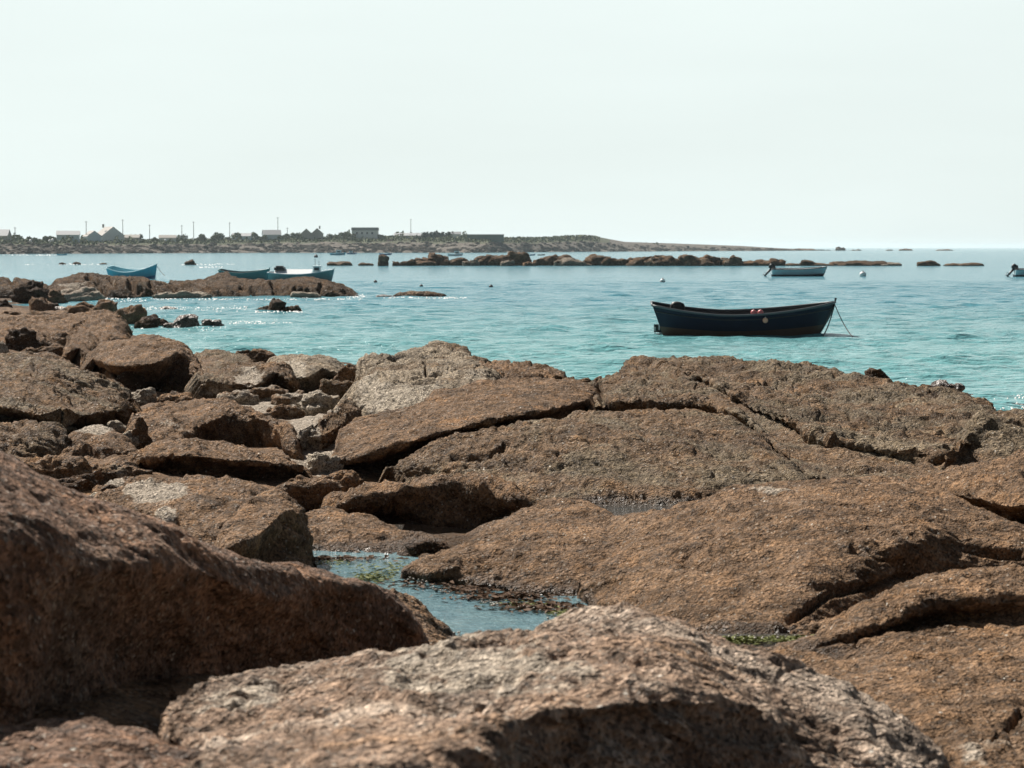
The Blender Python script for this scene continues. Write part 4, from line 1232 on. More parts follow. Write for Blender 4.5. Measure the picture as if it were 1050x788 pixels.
def boat(name, label, L, beam, zs, zm, zb, rake_s, rake_b, hull, bottom, rail, inside, loc, rz=0.0, heel=0.0, band=.1, seats=3, stern_w=.72, simple=False, rail_r=.03):
    root = empty(name, loc, (heel, 0, rz))
    tag(root, label, 'boat')
    nst = 14 if simple else 30

    def sheer(t):
        return zm + (zs - zm) * max(0, (0.42 - t) / .42) ** 1.7 + (zb - zm) * max(0, (t - .42) / .58) ** 1.8

    def halfb(t):
        if t < .45:
            return beam / 2 * (stern_w + (1 - stern_w) * math.sin(t / .45 * math.pi / 2))
        u = (t - .45) / .55
        return beam / 2 * max(0.0, 1 - u ** 2.3) ** .75 + .012

    ZB = -.22

    def pt(t, f, side, off=0.0):
        """f 0 keel .. 1 sheer"""
        zt = sheer(t)
        z = ZB + (zt - ZB) * f
        b = halfb(t) * (0.12 + 0.88 * (f ** .55)) if f < 1 else halfb(t)
        g = 1 - f
        x0 = -L / 2 + rake_s * g
        x1 = L / 2 - rake_b * g ** 1.15
        return (x0 + (x1 - x0) * t, side * max(b - off, 0.0), z)

    def skin(f0, f1, m, off=0.0, flo=None):
        k = 2 if simple else 5
        fs = [f0 + (f1 - f0) * i / k for i in range(k + 1)]
        for side in (-1, 1):
            vs = []
            for i in range(nst + 1):
                for f in fs:
                    p = pt(i / nst, f, side, off)
                    vs.append(p if flo is None else (p[0], p[1], max(p[2], flo)))
            fc = []
            for i in range(nst):
                for j in range(k):
                    a = i * (k + 1) + j
                    q = (a, a + k + 1, a + k + 2, a + 1)
                    fc.append(q if side < 0 else q[::-1])
            m.add(vs, fc)
        # transom
        vs = [pt(0, f, -1, off) for f in fs] + [pt(0, f, 1, off) for f in fs]
        m.add([(v[0] + off, v[1], v[2]) for v in vs], [(j, j + 1, k + 1 + j + 1, k + 1 + j) for j in range(k)])
        return m
    # where the painted band ends
    fb = (band - ZB) / (zm - ZB)
    skin(fb, 1.0, MB()).build('hull', hull, root, smooth_shade=True)
    if name == 'wooden_boat':
        rr_ = MB()
        for side in (-1, 1):
            rr_.tube([(q_[0], q_[1] + side * .01, q_[2]) for q_ in [pt(i / nst, .86, side) for i in range(nst + 1)]], .016, 5)
        rr_.build('rubbing_strake', inside, root, smooth_shade=True)
    if not simple:
        skin(0, fb, MB()).build('bottom_paint', bottom, root, smooth_shade=True)
        m = skin(.35, .985, MB(), off=.045)
        for side in (0,):
            n0 = len(m.v)
            vs = [pt(i / nst, .42, s, .05) for i in range(nst + 1) for s in (-1, 1)]
            m.add(vs, [(2 * i, 2 * i + 2, 2 * i + 3, 2 * i + 1) for i in range(nst)])
        m.build('inner_lining', inside, root, smooth_shade=True)
        g = MB()
        for side in (-1, 1):
            g.tube([(p[0], p[1] + side * .012, p[2] + .006) for p in [pt(i / nst, 1, side) for i in range(nst + 1)]], rail_r, 6)
        a, b = pt(0, 1, -1), pt(0, 1, 1)
        g.tube([(a[0], a[1], a[2] + .006), (b[0], b[1], b[2] + .006)], rail_r, 6)
        g.build('gunwale', rail, root, smooth_shade=True)
        st = MB()
        st.tube([(pt(1, f, 1)[0] + .015, 0, pt(1, f, 1)[2] + (0.12 if f == 1 else 0)) for f in (0, .3, .6, .85, 1)], .035, 6)
        st.build('stem_post', rail, root, smooth_shade=True)
        for k in range(seats):
            t = .2 + .5 * k / max(1, seats - 1)
            p = pt(t, .74, 1)
            s = MB().box((p[0], 0, p[2]), (.24, 2 * p[1] - .09, .035))
            s.build('thwart', inside, root)
    return root, pt


def outboard(root, x, z, tilt, s=1.0, mat=None):
    """cowl, leg and propeller hung on the stern"""
    m = MB()
    o = empty('outboard_motor', (x, 0, z), (0, tilt, 0))
    o.parent = root
    c = MB()
    prof = [(-.17, .14, 0), (-.19, .17, .12), (-.17, .17, .24), (-.1, .13, .33), (.02, .04, .36)]
    rings = []
    for (xx, w, zz) in prof:
        rings.append([(s * (-w * 1.25 if i in (0, 3) else w * 1.2), s * (-w * .75 if i < 2 else w * .75), s * zz) for i in range(4)])
    n = 12
    vs = []
    for (xx, w, zz) in prof:
        for k in range(n):
            a = 6.283 * k / n
            vs.append((s * (1.3 * w * math.copysign(abs(math.cos(a)) ** .7, math.cos(a)) - .03), s * w * .8 * math.copysign(abs(math.sin(a)) ** .7, math.sin(a)), s * zz))
    fs = [(i * n + k, i * n + (k + 1) % n, (i + 1) * n + (k + 1) % n, (i + 1) * n + k) for i in range(len(prof) - 1) for k in range(n)]
    fs += [tuple(range(n - 1, -1, -1)), tuple((len(prof) - 1) * n + k for k in range(n))]
    c.add(vs, fs)
    c.build('cowl', mat or M['black'], o, smooth_shade=True)
    l = MB()
    l.tube([(0, 0, .02 * s), (-.02 * s, 0, -.35 * s), (-.04 * s, 0, -.62 * s)], [.09 * s, .07 * s, .05 * s], 8)
    l.box((-.07 * s, 0, -.42 * s), (.3 * s, .16 * s, .02 * s))
    l.tube([(-.18 * s, 0, -.6 * s), (.1 * s, 0, -.6 * s)], [.02 * s, .06 * s], 8)
    l.build('leg', M['darkgrey'], o, smooth_shade=True)
    p = MB()
    for k in range(3):
        a = 6.283 * k / 3
        ca, sa = math.cos(a), math.sin(a)
        p.add([(-.19 * s, .02 * s * ca, -.6 * s + .02 * s * sa), (-.16 * s, .11 * s * ca - .05 * s * sa, -.6 * s + .11 * s * sa + .05 * s * ca), (-.19 * s, .14 * s * ca, -.6 * s + .14 * s * sa), (-.22 * s, .11 * s * ca + .05 * s * sa, -.6 * s + .11 * s * sa - .05 * s * ca)], [(0, 1, 2, 3)])
    p.build('propeller', M['steel'], o)
    return o


# the navy boat in the middle of the bay
Db = 65.3
sc = Db / F
bx = P((668 + 856) / 2, 344, Db)[0]
navy, npt = boat('wooden_boat', 'dark navy wooden boat with a brown bottom, moored alone in the bay', 5.1, 1.75, .9, .64, .95, .40, .62, M['navy'], M['antifoul'], M['greyrail'], M['darkwood'], (bx, Db, -.02), rz=-.03, heel=math.radians(3.2), band=.19, rail_r=.034)
outboard(navy, -1.83, .62, math.radians(8), .95)
m = MB()
m.tube([(-2.2, 0, .12), (-2.42, 0, .14)], .035, 8).box((-2.3, 0, .3), (.08, .06, .42))
m.box((-2.42, 0, .22), (.14, .03, .22))
m.build('rudder', M['darkgrey'], navy)
m = MB()
for k in range(3):
    a = 6.283 * k / 3 + .4
    m.box((-2.46, .09 * math.cos(a), .15 + .09 * math.sin(a)), (.03, .11, .1), 0)
m.build('propeller', M['steel'], navy)
Mw = Matrix.Translation((bx, Db, -.02)) @ Matrix.Rotation(-.03, 4, 'Z') @ Matrix.Rotation(math.radians(3.2), 4, 'X')
for lab, xx, yy, zz, rr, mt in (
        ('left one of two faded red floats on the near gunwale of the navy boat', .23, -.77, .72, .085, 'pinkfloat'), ('right one of two faded red floats on the near gunwale of the navy boat', .42, -.76, .72, .085, 'pinkfloat'),
        ('orange and white float hanging against the side of the navy boat', .54, -.93, .52, .075, 'orangefloat')):
    w = Mw @ Vector((xx, yy, zz))
    r_ = empty('float', w)
    tag(r_, lab, 'float')
    MB().ball((0, 0, 0), rr, 14, 10).build('ball', M[mt], r_, smooth_shade=True)
    mm = MB().tube([(0, 0, rr * .9), (0, 0, rr * 1.2)], rr * .16, 8)
    mm.build('eye', M['whitefloat'], r_)
    if mt == 'orangefloat':
        MB().tube([(0, 0, rr * 1.2), (0.0, .05, .17)], .006, 5).build('lanyard', M['rope'], r_)


def rope(label, a, b, sag, rad=.012, mat='rope', name='mooring_rope'):
    a, b = Vector(a), Vector(b)
    pts = []
    for i in range(13):
        t = i / 12
        p = a.lerp(b, t)
        p.z -= sag * 4 * t * (1 - t)
        pts.append(p)
    return tag(MB().tube(pts, rad, 6).build(name, M[mat], smooth_shade=True), label, 'rope')


bow = Mw @ Vector((2.52, 0, .93))
rope('thin mooring rope slanting right from the bow of the navy boat', bow, P(875, 346.5, Db - 1.5), .1, .014)
rope('slack rope hanging from the bow down to the forefoot of the navy boat', bow + Vector((0, -.06, -.05)), P(843, 346, Db - .9), .12, .018)
rope('taut rope next to the stem of the navy boat', bow + Vector((.01, -.03, -.02)), P(839, 344, Db - .3), .02, .014)

# the small boats
def at(px, py, z=0.0):
    return P(px, py, z)


D1 = 184.
b1, _ = boat('rowing_boat', 'bright blue rowing boat with pale rails behind the left promontory', 4.1, 1.6, .95, .62, 1.15, .12, .28, M['bluehull'], M['bluebottom'], M['bluerail'], M['bluerail'], PD(137, 286.5, D1), rz=-.3, heel=math.radians(7), band=.12, seats=2, rail_r=.05)
w = Matrix.Translation(PD(137, 286.5, D1)) @ Vector((1.9, -.5, 1.05))
rope('thin mooring rope off the bow of the bright blue rowing boat', w, PD(169, 283, D1 - 2), .05, .02)
D2 = 172.
b2, _ = boat('rowing_boat', 'sea green open boat, its stern hidden by the whaleback rock', 3.7, 1.5, .95, .74, 1.0, .12, .2, M['greenhull'], M['greenhull'], M['greenhull'], M['greywood'], PD(251, 290, D2), rz=-.08, heel=math.radians(4), band=.15, seats=2, rail_r=.04)
D3 = 168.
p3 = PD(309, 290.5, D3)
b3, _ = boat('fishing_boat', 'long green fishing boat with a small wheelhouse forward', 4.7, 1.7, .78, .66, .98, .1, .3, M['seagrey'], M['seagrey'], M['greyhull'], M['whitehull'], p3, rz=-.05, heel=math.radians(3), band=.15, seats=1, rail_r=.035)
h = MB()
h.box((1.15, 0, .95), (.48, .7, .5))
h.box((1.15, 0, 1.22), (.58, .8, .05))
h.build('wheelhouse', M['greyhull'], b3)
h = MB().box((1.15, -.36, 1.03), (.34, .02, .2))
h.build('window', M['darkgrey'], b3)
MB().tube([(1.0, .1, 1.24), (1.0, .1, 1.75)], .018, 6).build('mast', M['darkgrey'], b3)
MB().tube([(1.3, -.1, 1.24), (1.3, -.1, 1.6)], .015, 6).build('aerial', M['darkgrey'], b3)
h = MB()
h.add([(-1.9, -.72, .7), (.8, -.76, .7), (.8, .25, .98), (-1.9, .25, .98), (-1.9, .3, .6), (.8, .3, .6)], [(0, 1, 2, 3), (3, 2, 5, 4), (0, 3, 4), (1, 5, 2)])
h.build('white_cover', M['whitehull'], b3)
h = MB().box((-1.55, .05, 1.04), (.75, .6, .16)).box((-1.55, .05, 1.17), (.5, .45, .12))
h.build('dark_tarpaulin', M['black'], b3)


def motorboat(label, px0, px1, ybase, rz=0.0, L=None):
    p = P((px0 + px1) / 2, ybase, 0.0)
    D = p[1]
    L = L or (px1 - px0) * D / F
    r_, _ = boat('motorboat', label, L, 1.7, .62, .62, .82, .03, .42, M['greyhull'], M['navy'], M['darkgrey'], M['whitehull'], p, rz=rz, heel=math.radians(3), band=.17, seats=2, stern_w=.85, rail_r=.035)
    outboard(r_, -L / 2 - .05, .62, math.radians(38), 1.25)
    MB().tube([(-L / 2 + .32, -.2, .6), (-L / 2 + .3, 0, .95), (-L / 2 + .32, .2, .6)], .03, 6).build('steering_console', M['darkgrey'], r_)
    MB().box((L / 2 - .25, 0, .82), (.3, .25, .04)).build('foredeck', M['whitehull'], r_)
    return r_


motorboat('grey blue motorboat with a tilted black outboard, moored near the reef', 791, 847.5, 283.6, rz=-.02)
motorboat('pale motorboat cut off by the right edge of the picture', 1039.5, 1095, 283.9, rz=.02)


def farboat(label, px0, px1, yb, mat, cabin=None, dy=0):
    p = P((px0 + px1) / 2, yb, 0.0)
    L = (px1 - px0) * p[1] / F
    r_, _ = boat('fishing_boat' if cabin else 'dinghy', label, L, L * .33, L * .16, L * .12, L * .2, L * .02, L * .08, mat, mat, mat, mat, p, simple=True, band=.0)
    d = MB().box((0, 0, L * .1), (L * .8, L * .2, L * .03))
    d.build('deck', M['whitehull'], r_)
    if cabin:
        MB().box((L * cabin, 0, L * .2), (L * .3, L * .2, L * .2)).box((L * cabin, 0, L * .31), (L * .36, L * .24, L * .025)).build('wheelhouse', M['whitehull'], r_)
        MB().box((L * cabin, -L * .102, L * .23), (L * .2, L * .01, L * .08)).build('window', M['darkgrey'], r_)
        MB().tube([(L * (cabin - .1), 0, L * .32), (L * (cabin - .1), 0, L * .5)], L * .012, 5).build('mast', M['darkgrey'], r_)
    return r_


farboat('blue fishing boat with a wheelhouse off the far shore', 338.5, 354.5, 262, M['bluehull'], .05)
farboat('small dark blue boat right of the blue fishing boat with the wheelhouse', 355.5, 366, 261, M['bluebottom'], -.1)
farboat('small boat peeping out behind the upright block of the reef', 389, 402, 262, M['bluebottom'])
farboat('white cabin boat behind the reef near the first dark peak', 459, 475, 262.8, M['whitehull'], .1)
farboat('small dark boat behind the second peak of the reef', 539, 549, 262.4, M['bluebottom'])
farboat('smallest dark boat right behind the second peak of the reef', 551, 559, 262.2, M['darkgrey'])
farboat('tiny blue dinghy against the left end of the far shore', 58.5, 69, 262.2, M['bluehull'])


def buoy(label, px, py, rpx, mats, D=None):
    p = P(px, py + rpx * .6, 0.0)
    s = p[1] / F
    r = rpx * s
    r_ = empty('mooring_buoy', (p[0], p[1], 0))
    tag(r_, label, 'buoy')
    MB().ball((0, 0, r * .45), r, 14, 10, .92).build('float_body', M[mats[0]], r_, smooth_shade=True)
    MB().tube([(0, 0, r * 1.3), (0, 0, r * 1.62)], r * .2, 8).build('eye', M[mats[1]], r_)
    if len(mats) > 2:
        MB().tube([(0, 0, r * .02), (0, 0, r * .34)], [r * .99, r * 1.03], 16).build('waterline_band', M[mats[2]], r_, smooth_shade=True)


buoy('small black buoy left of the flat awash rock', 385, 289, 1.9, ('black', 'black'))
buoy('black buoy directly above the flat awash rock', 432, 293.4, 1.9, ('black', 'black'))
buoy('black buoy right of the flat awash rock, in open water', 503.5, 294, 2.2, ('black', 'black'))
buoy('white buoy with a dark base in the middle of the bay', 679.5, 288, 2.7, ('whitefloat', 'black', 'black'))
buoy('big white buoy right of the grey blue motorboat', 884.8, 281.4, 3.6, ('whitefloat', 'steel'))
buoy('distant dark buoy left of the blue fishing boat', 324, 263, 2.1, ('black', 'black'))

# ------------------------------------------------------------------ far headland
PXS = [-200, 0, 260, 500, 560, 790, 850, 900]
DWS = [800, 865, 1069, 1100, 1251, 1680, 1850, 1950]
SKX = [-200, 0, 100, 200, 300, 420, 520, 560, 580, 600, 615, 640, 700, 760, 800, 835, 860]
SKY = [247, 247, 247, 246.7, 244.8, 243, 244.6, 244.3, 242.8, 242.2, 243.6, 248.3, 250.2, 252.4, 254.9, 257, 258.5]


def shoreD(px):
    return np.interp(px, PXS, DWS)


def skyZ(px):
    D = shoreD(px) + 80
    return CAM_H + (HZ - np.interp(px, SKX, SKY)) / F * D


def land_mat():
    k = N('headland_ground')
    pos = k.n('ShaderNodeNewGeometry').outputs['Position']
    at_ = k.n('ShaderNodeAttribute', attribute_name='green')
    n1 = k.noise(pos, .22, 5, .6)
    n2 = k.noise(pos, .9, 5, .65)
    rock = k.mix(k.ramp(n2, .35, .65), (0.05, 0.042, 0.033), (0.2, 0.16, 0.12))
    green = k.mix(k.ramp(n2, .35, .65), (0.04, 0.05, 0.016), (0.095, 0.095, 0.036))
    f = k.ramp(k.math('MULTIPLY_ADD', k.math('SUBTRACT', n1, .5), .8, at_.outputs['Fac']), .42, .58)
    k.l(k.mix(f, rock, green), k.b.inputs['Base Color'])
    k.b.inputs['Roughness'].default_value = .9
    bp = k.n('ShaderNodeBump', i_Strength=1.0, i_Distance=1.5)
    k.l(n2, bp.inputs['Height'])
    k.l(bp.outputs[0], k.b.inputs['Normal'])
    return k.m


def build_land():
    nu, nv = 420, 46
    px = np.linspace(-200, 875, nu)
    off = np.concatenate([np.linspace(-25, 95, 34), np.geomspace(102, 420, 12)])
    O, PX = np.meshgrid(off, px, indexing='ij')
    D = shoreD(PX) + O
    X = D * (PX - CX) / F
    zs = skyZ(PX)
    t = np.clip(O / 80, -.4, 1)
    prof = np.where(t < .55, t / .55 * .62, .62 + (t - .55) / .45 * .38)
    Z = zs * prof
    Z = np.where(O < 0, O * .08, Z)
    W = np.stack([X.ravel(), D.ravel(), Z.ravel()], 1)
    d = 1.3 * fbm(W / 14, 3, 5) * np.clip((O.ravel() + 25) / 20, 0, 1) * np.clip(1.1 - t.ravel(), 0.15, 1) * np.clip(zs.ravel() / 5, .3, 1)
    f1, f2, idv = worley(W / 5, 8)
    d += (idv - .4) * 1.1 * (t.ravel() < .6) * np.clip(zs.ravel() / 5, .3, 1)
    W[:, 2] += d
    o = grid_mesh('headland', W, nu, nv, land_mat(), attrs={'green': np.where(PX > 625, smooth(.75, 1.3, t), smooth(.42, .62, t)).ravel()})
    tag(o, kind='structure')
    # boulder shore below: one mass of stones
    m = MB()
    r = random.Random(12)
    for _ in range(3600):
        p_ = r.uniform(-20, 850)
        o_ = r.triangular(-6, 50, 8)
        D_ = float(shoreD(p_)) + o_
        zz = float(skyZ(p_)) * (max(o_, 0) / 80 / .55 * .62)
        s = r.choice((.4, .5, .7, .9, 1.3)) * r.uniform(.7, 1.4) * (.75 if p_ > 640 else 1)
        x = D_ * (p_ - CX) / F
        vs = []
        n = 6
        for ring, (rz_, rr) in enumerate(((-.4, 1.0), (.25, .95), (.6, .55))):
            for k in range(n):
                a = 6.283 * k / n + r.uniform(-.3, .3)
                q = rr * r.uniform(.75, 1.2)
                vs.append((x + s * 1.35 * q * math.cos(a), D_ + s * q * math.sin(a), zz + s * rz_ * r.uniform(.8, 1.3)))
        fs = [(i * n + k, i * n + (k + 1) % n, (i + 1) * n + (k + 1) % n, (i + 1) * n + k) for i in range(2) for k in range(n)]
        fs.append(tuple(2 * n + k for k in range(n)))
        m.add(vs, fs)
    tag(m.build('shore_boulders', M['shore']), kind='stuff')


build_land()

# houses
M['palewall'] = plain('pale_render', (0.8, 0.8, 0.76), .8, .1, 1)
M['bluewall'] = plain('blue_grey_render', (0.62, 0.72, 0.75), .8, .1, 1)
M['stonewall'] = plain('stone_wall', (0.45, 0.42, 0.36), .9, .25, 2)
M['greenwall'] = plain('green_cladding', (0.10, 0.15, 0.11), .7, .15, 2)
M['slate'] = plain('slate_roof', (0.3, 0.31, 0.32), .6, .2, 2)
M['paleslate'] = plain('weathered_roof', (0.24, 0.22, 0.19), .7, .2, 2)
M['darkslate'] = plain('dark_roof', (0.06, 0.055, 0.058), .6, .2, 2)
M['glass'] = plain('window_glass', (0.04, 0.05, 0.055), .1, .2, 2, spec=.8)
M['white'] = plain('white_paint', (0.8, 0.8, 0.78), .4, .05, 2)


def house(label, x0, x1, yt, yb, wall, roof, along=True, rz=0.0, eave=.5, chimney=None, wins=0, ov=.25, flat=False, cat='house', depth=.8):
    D = float(shoreD((x0 + x1) / 2)) + 74
    s = D / F
    base = PD((x0 + x1) / 2, yb, D)
    w = (x1 - x0) * s
    h = (yb - yt) * s
    he = h * (1 - eave)
    dp = w * depth
    root = empty('house' if cat == 'house' else cat.replace(' ', '_'), base, (0, 0, rz))
    tag(root, label, cat)
    a, b = (w / 2 - ov, dp / 2 - ov)
    mw = MB().box((0, 0, he / 2 - 1), (2 * a, 2 * b, he + 2))
    r = MB()
    if flat:
        r.box((0, 0, he + (h - he) / 2), (w, dp, (h - he)))
    else:
        if along:
            A = [(-w / 2, -dp / 2, he), (w / 2, -dp / 2, he), (w / 2, dp / 2, he), (-w / 2, dp / 2, he), (-w / 2, 0, h), (w / 2, 0, h)]
            fs = [(0, 1, 5, 4), (2, 3, 4, 5), (0, 3, 2, 1)]
            mw.add([(-a, -b, he), (-a, b, he), (-a, 0, h - .1), (a, -b, he), (a, b, he), (a, 0, h - .1)], [(0, 2, 1), (3, 4, 5)])
        else:
            A = [(-w / 2, -dp / 2, he), (w / 2, -dp / 2, he), (w / 2, dp / 2, he), (-w / 2, dp / 2, he), (0, -dp / 2, h), (0, dp / 2, h)]
            fs = [(1, 2, 5, 4), (3, 0, 4, 5), (0, 3, 2, 1)]
            mw.add([(-a, -b, he), (a, -b, he), (0, -b, h - .1), (-a, b, he), (a, b, he), (0, b, h - .1)], [(0, 1, 2), (4, 3, 5)])
        r.add(A, fs)
    mw.build('wall', M[wall], root)
    ro = r.build('roof', M[roof], root)
    if chimney is not None:
        MB().box((chimney * w, 0, h + .35), (.7, .6, 1.5)).build('chimney', M['stonewall'], ro)
    for k in range(wins):
        xx = (-.5 + (k + .5) / wins) * 2 * a * .8
        f = MB().box((xx, -b - .03, he * .52), (1.15, .08, min(1.3, he * .5)))
        f = f.build('window', M['white'], root)
        MB().box((xx, -b - .08, he * .52), (.9, .05, min(1.05, he * .4))).build('pane', M['glass'], f)
    return root


house('dark roofed house cut by the left edge', -16, 10, 235.5, 246.5, 'stonewall', 'slate', True, 0.0, .6)
house('pale blue grey house with two windows, left of the gabled pair', 58, 82, 236.8, 247, 'bluewall', 'slate', True, .15, .42, None, 2)
house('smaller and left one of the two gabled houses', 86, 103, 236.8, 246.4, 'bluewall', 'paleslate', False, .55, .62)
house('tall gabled house with a chimney, right one of the pair', 99, 125, 232.8, 246.6, 'palewall', 'paleslate', False, .6, .68, -.25)
house('long low roofed house just right of the tall gabled house', 124, 144, 240.8, 246, 'stonewall', 'paleslate', True, 0, .6)
house('low pale roofed house left of the white caravan', 163, 181, 241.2, 247, 'palewall', 'paleslate', True, .1, .5)
house('low blue grey house set among the bushes right of centre left', 238, 258, 239.3, 246.2, 'bluewall', 'slate', True, 0, .45, None, 1)
house('blue gabled house under the tallest pole', 269, 288, 236, 245, 'bluewall', 'slate', True, .2, .55)
house('dark gabled house, left one of the dark pair', 307, 321, 234.6, 244.2, 'stonewall', 'darkslate', False, .1, .6)
house('dark gabled house, right one of the dark pair', 318, 332, 234.2, 243.8, 'stonewall', 'darkslate', False, .1, .6, .2)
house('long modern pale house with a flat roof', 361, 388, 233.6, 242.4, 'palewall', 'slate', True, 0, .35, None, 4, .2, True)
house('long low grey building under the lone right pole', 404, 432, 239.2, 243.6, 'stonewall', 'slate', True, 0, .6)
house('small grey house at the right end of the conifer hedge', 462, 473, 237.8, 243, 'palewall', 'slate', True, 0, .5)
house('long low green building right of the conifer hedge', 476, 517, 240.6, 243.8, 'greenwall', 'paleslate', True, 0, .3, None, 0, .2, True)
# the caravan
D = float(shoreD(188)) + 70
root = empty('caravan', PD(188, 246.4, D))
tag(root, 'white caravan parked below the poles', 'caravan')
s = D / F
MB().box((0, 0, .55 + .75), (9 * s, 2.1, 1.5)).box((0, 0, 2.08), (8.4 * s, 1.9, .1)).build('body', M['white'], root)
MB().box((0, -1.07, 1.5), (5 * s, .05, .5)).build('window', M['glass'], root)
MB().tube([(0, -1.0, .33), (0, -.8, .33)], .33, 12).build('wheel', M['black'], root)
# white balls added for bright spots of unknown origin along the bank
for lab, px, py in (('bright white spot on the bank left of the blue grey house, standing alone', 31.3, 247), ('bright white spot on the bank, left one of the close pair', 51, 247.2), ('bright white spot on the bank, right one of the close pair', 54, 246.1), ('bright white spot on the bank below the low pale roofed house', 169.8, 246.2)):
    D = float(shoreD(px)) + 45
    p = PD(px, py + 1.2, D)
    m = MB().ball((0, 0, .35), .62, 10, 8, .95)
    tag(m.build('bright_spot', M['white'], loc=p, smooth_shade=True), lab, 'white marker')  # not a known marker: white ball added for a bright spot of unknown origin

# poles
M['polewood'] = plain('pole_wood', (0.12, 0.11, 0.10), .8, .2, 2)
for lab, px, yt, yb in (('short faint utility pole right of the house at the left edge', 15.5, 233, 246.5), ('utility pole between the blue grey house and the gabled pair', 88.5, 227, 246.5), ('tall utility pole just right of the tall gabled house', 126, 225.3, 246.5),
                        ('utility pole standing alone left of the low pale roofed house', 153.5, 230.5, 246.5), ('utility pole directly left of the white caravan', 186.5, 231, 246.5), ('tall utility pole right of the white caravan', 198.6, 227.3, 246.5), ('utility pole above the bushes left of the low blue grey house', 235.5, 228.3, 246),
                        ('tallest utility pole, above the blue gabled house', 285, 223, 245), ('shortest utility pole, right of the blue gabled house', 294.7, 233.5, 244.5), ('lone utility pole right of the long modern house', 421.3, 224.8, 243.5)):
    D = float(shoreD(px)) + 78
    p = PD(px, yb, D)
    hh = (yb - yt) * D / F
    r_ = empty('utility_pole', p)
    tag(r_, lab, 'utility pole')
    MB().tube([(0, 0, -1), (0, 0, hh)], [.17, .11], 8).build('post', M['polewood'], r_)
    MB().box((0, 0, hh - .4), (1.2, .12, .12)).build('crossarm', M['polewood'], r_)

# bushes
M['bush'] = plain('bush_leaves', (0.12, 0.14, 0.05), .8, .4, .8)
M['conifer'] = plain('conifer_leaves', (0.06, 0.075, 0.04), .8, .35, .8)
M['dune'] = plain('dune_grass', (0.17, 0.15, 0.075), .8, .3, .7)
M['stemwood'] = plain('stem_wood', (0.07, 0.055, 0.04), .9, .2, 2)


def bush(label, x0, x1, yt, yb, mat='bush', n=420, seed=0, dD=66, cat='bush', shape=1.0, name='bush'):
    r = random.Random(seed + int(x0 * 7))
    D = float(shoreD((x0 + x1) / 2)) + dD
    s = D / F
    base = PD((x0 + x1) / 2, yb, D)
    w, h = (x1 - x0) * s / 2, (yb - yt) * s
    root = empty(name, base)
    tag(root, label, cat)
    m = MB()
    x0, x1 = x0 - 2, x1 + 2
    cl = [(r.uniform(-.9, .9), r.uniform(-.6, .6), r.uniform(-.1, .58)) for _ in range(max(7, int(w * 1.3)))]
    for _ in range(n):
        c = r.choice(cl)
        a, b = r.uniform(0, 6.283), math.acos(r.uniform(-.5, 1))
        q = r.uniform(.55, 1.0) * .38
        hx = min(1, .9 * h / w)
        X = w * (c[0] + q * hx * math.sin(b) * math.cos(a) * 1.3)
        Y = min(w, 2.5 * h) * (c[1] * .6 + q * math.sin(b) * math.sin(a))
        Z = h * (c[2] + q * math.cos(b))
        if Z < -.25 * h:
            continue
        u = Vector((r.gauss(0, 1), r.gauss(0, 1), r.gauss(0, 1))).normalized()
        v = u.orthogonal().normalized()
        k = u.cross(v)
        L = r.uniform(.3, .6) * min(1, .35 + h / 5)
        p = Vector((X, Y, Z))
        m.add([p - v * L, p - k * L * .7, p + v * L, p + k * L * .7], [(0, 1, 2, 3)])
    m.build('foliage', M[mat], root)
    st = MB()
    for _ in range(3):
        st.tube([(r.uniform(-.3, .3) * w, 0, -.6), (r.uniform(-.3, .3) * w, 0, h * .35)], [.1, .04], 5)
    st.build('stems', M['stemwood'], root)
    return root


for lab, x0, x1, yt, yb, mt in (
        ('long low hedge between the left edge house and the blue grey house', 10, 40, 241.5, 247.3, 'bush'), ('bush touching the left end of the pale blue grey house', 36, 60, 241.2, 247.3, 'bush'),
        ('small bush between the long low house and the lone pole', 137, 146, 239.8, 246.5, 'bush'), ('low bush behind the lone pole', 144, 166, 243, 247, 'bush'),
        ('bush left of the tall pole by the caravan', 176, 186, 242.6, 246.8, 'bush'), ('broad bush right of the tall pole by the caravan', 198, 224, 239, 247, 'bush'), ('tall bush under the pole left of the low blue grey house', 220, 246, 237, 246.6, 'bush'),
        ('bush between the low blue grey house and the blue gabled house', 255, 272, 238, 246, 'bush'), ('bush right of the blue gabled house', 286, 299, 239.3, 245, 'bush'), ('brown bush left of the dark pair of houses', 297, 309, 238, 244.8, 'bush'),
        ('brown bush right of the dark pair of houses', 333, 357, 235.5, 244, 'bush'), ('low bush left of the long modern house', 352, 364, 239.2, 243.8, 'bush'), ('low bush right of the long modern house', 386, 402, 238.8, 243.8, 'bush'), ('low green scrub under the lone right pole', 408, 434, 241, 244, 'bush'),
        ('low scrub right of the long green building', 514, 546, 243.2, 245.8, 'bush'), ('low scrub at the foot of the grassy dune', 540, 572, 243, 246.2, 'bush'), ('grassy crown of the dune, left part', 560, 590, 241.8, 245.2, 'dune'), ('grassy crown of the dune, right part', 580, 606, 241.4, 245, 'dune'), ('dark scrub on the low tip of the headland', 662, 676, 248.6, 251, 'bush')):
    bush(lab, x0, x1, yt, yb, mt, n=int(300 + 26 * (x1 - x0)), dD=70 if mt == 'bush' else 76)
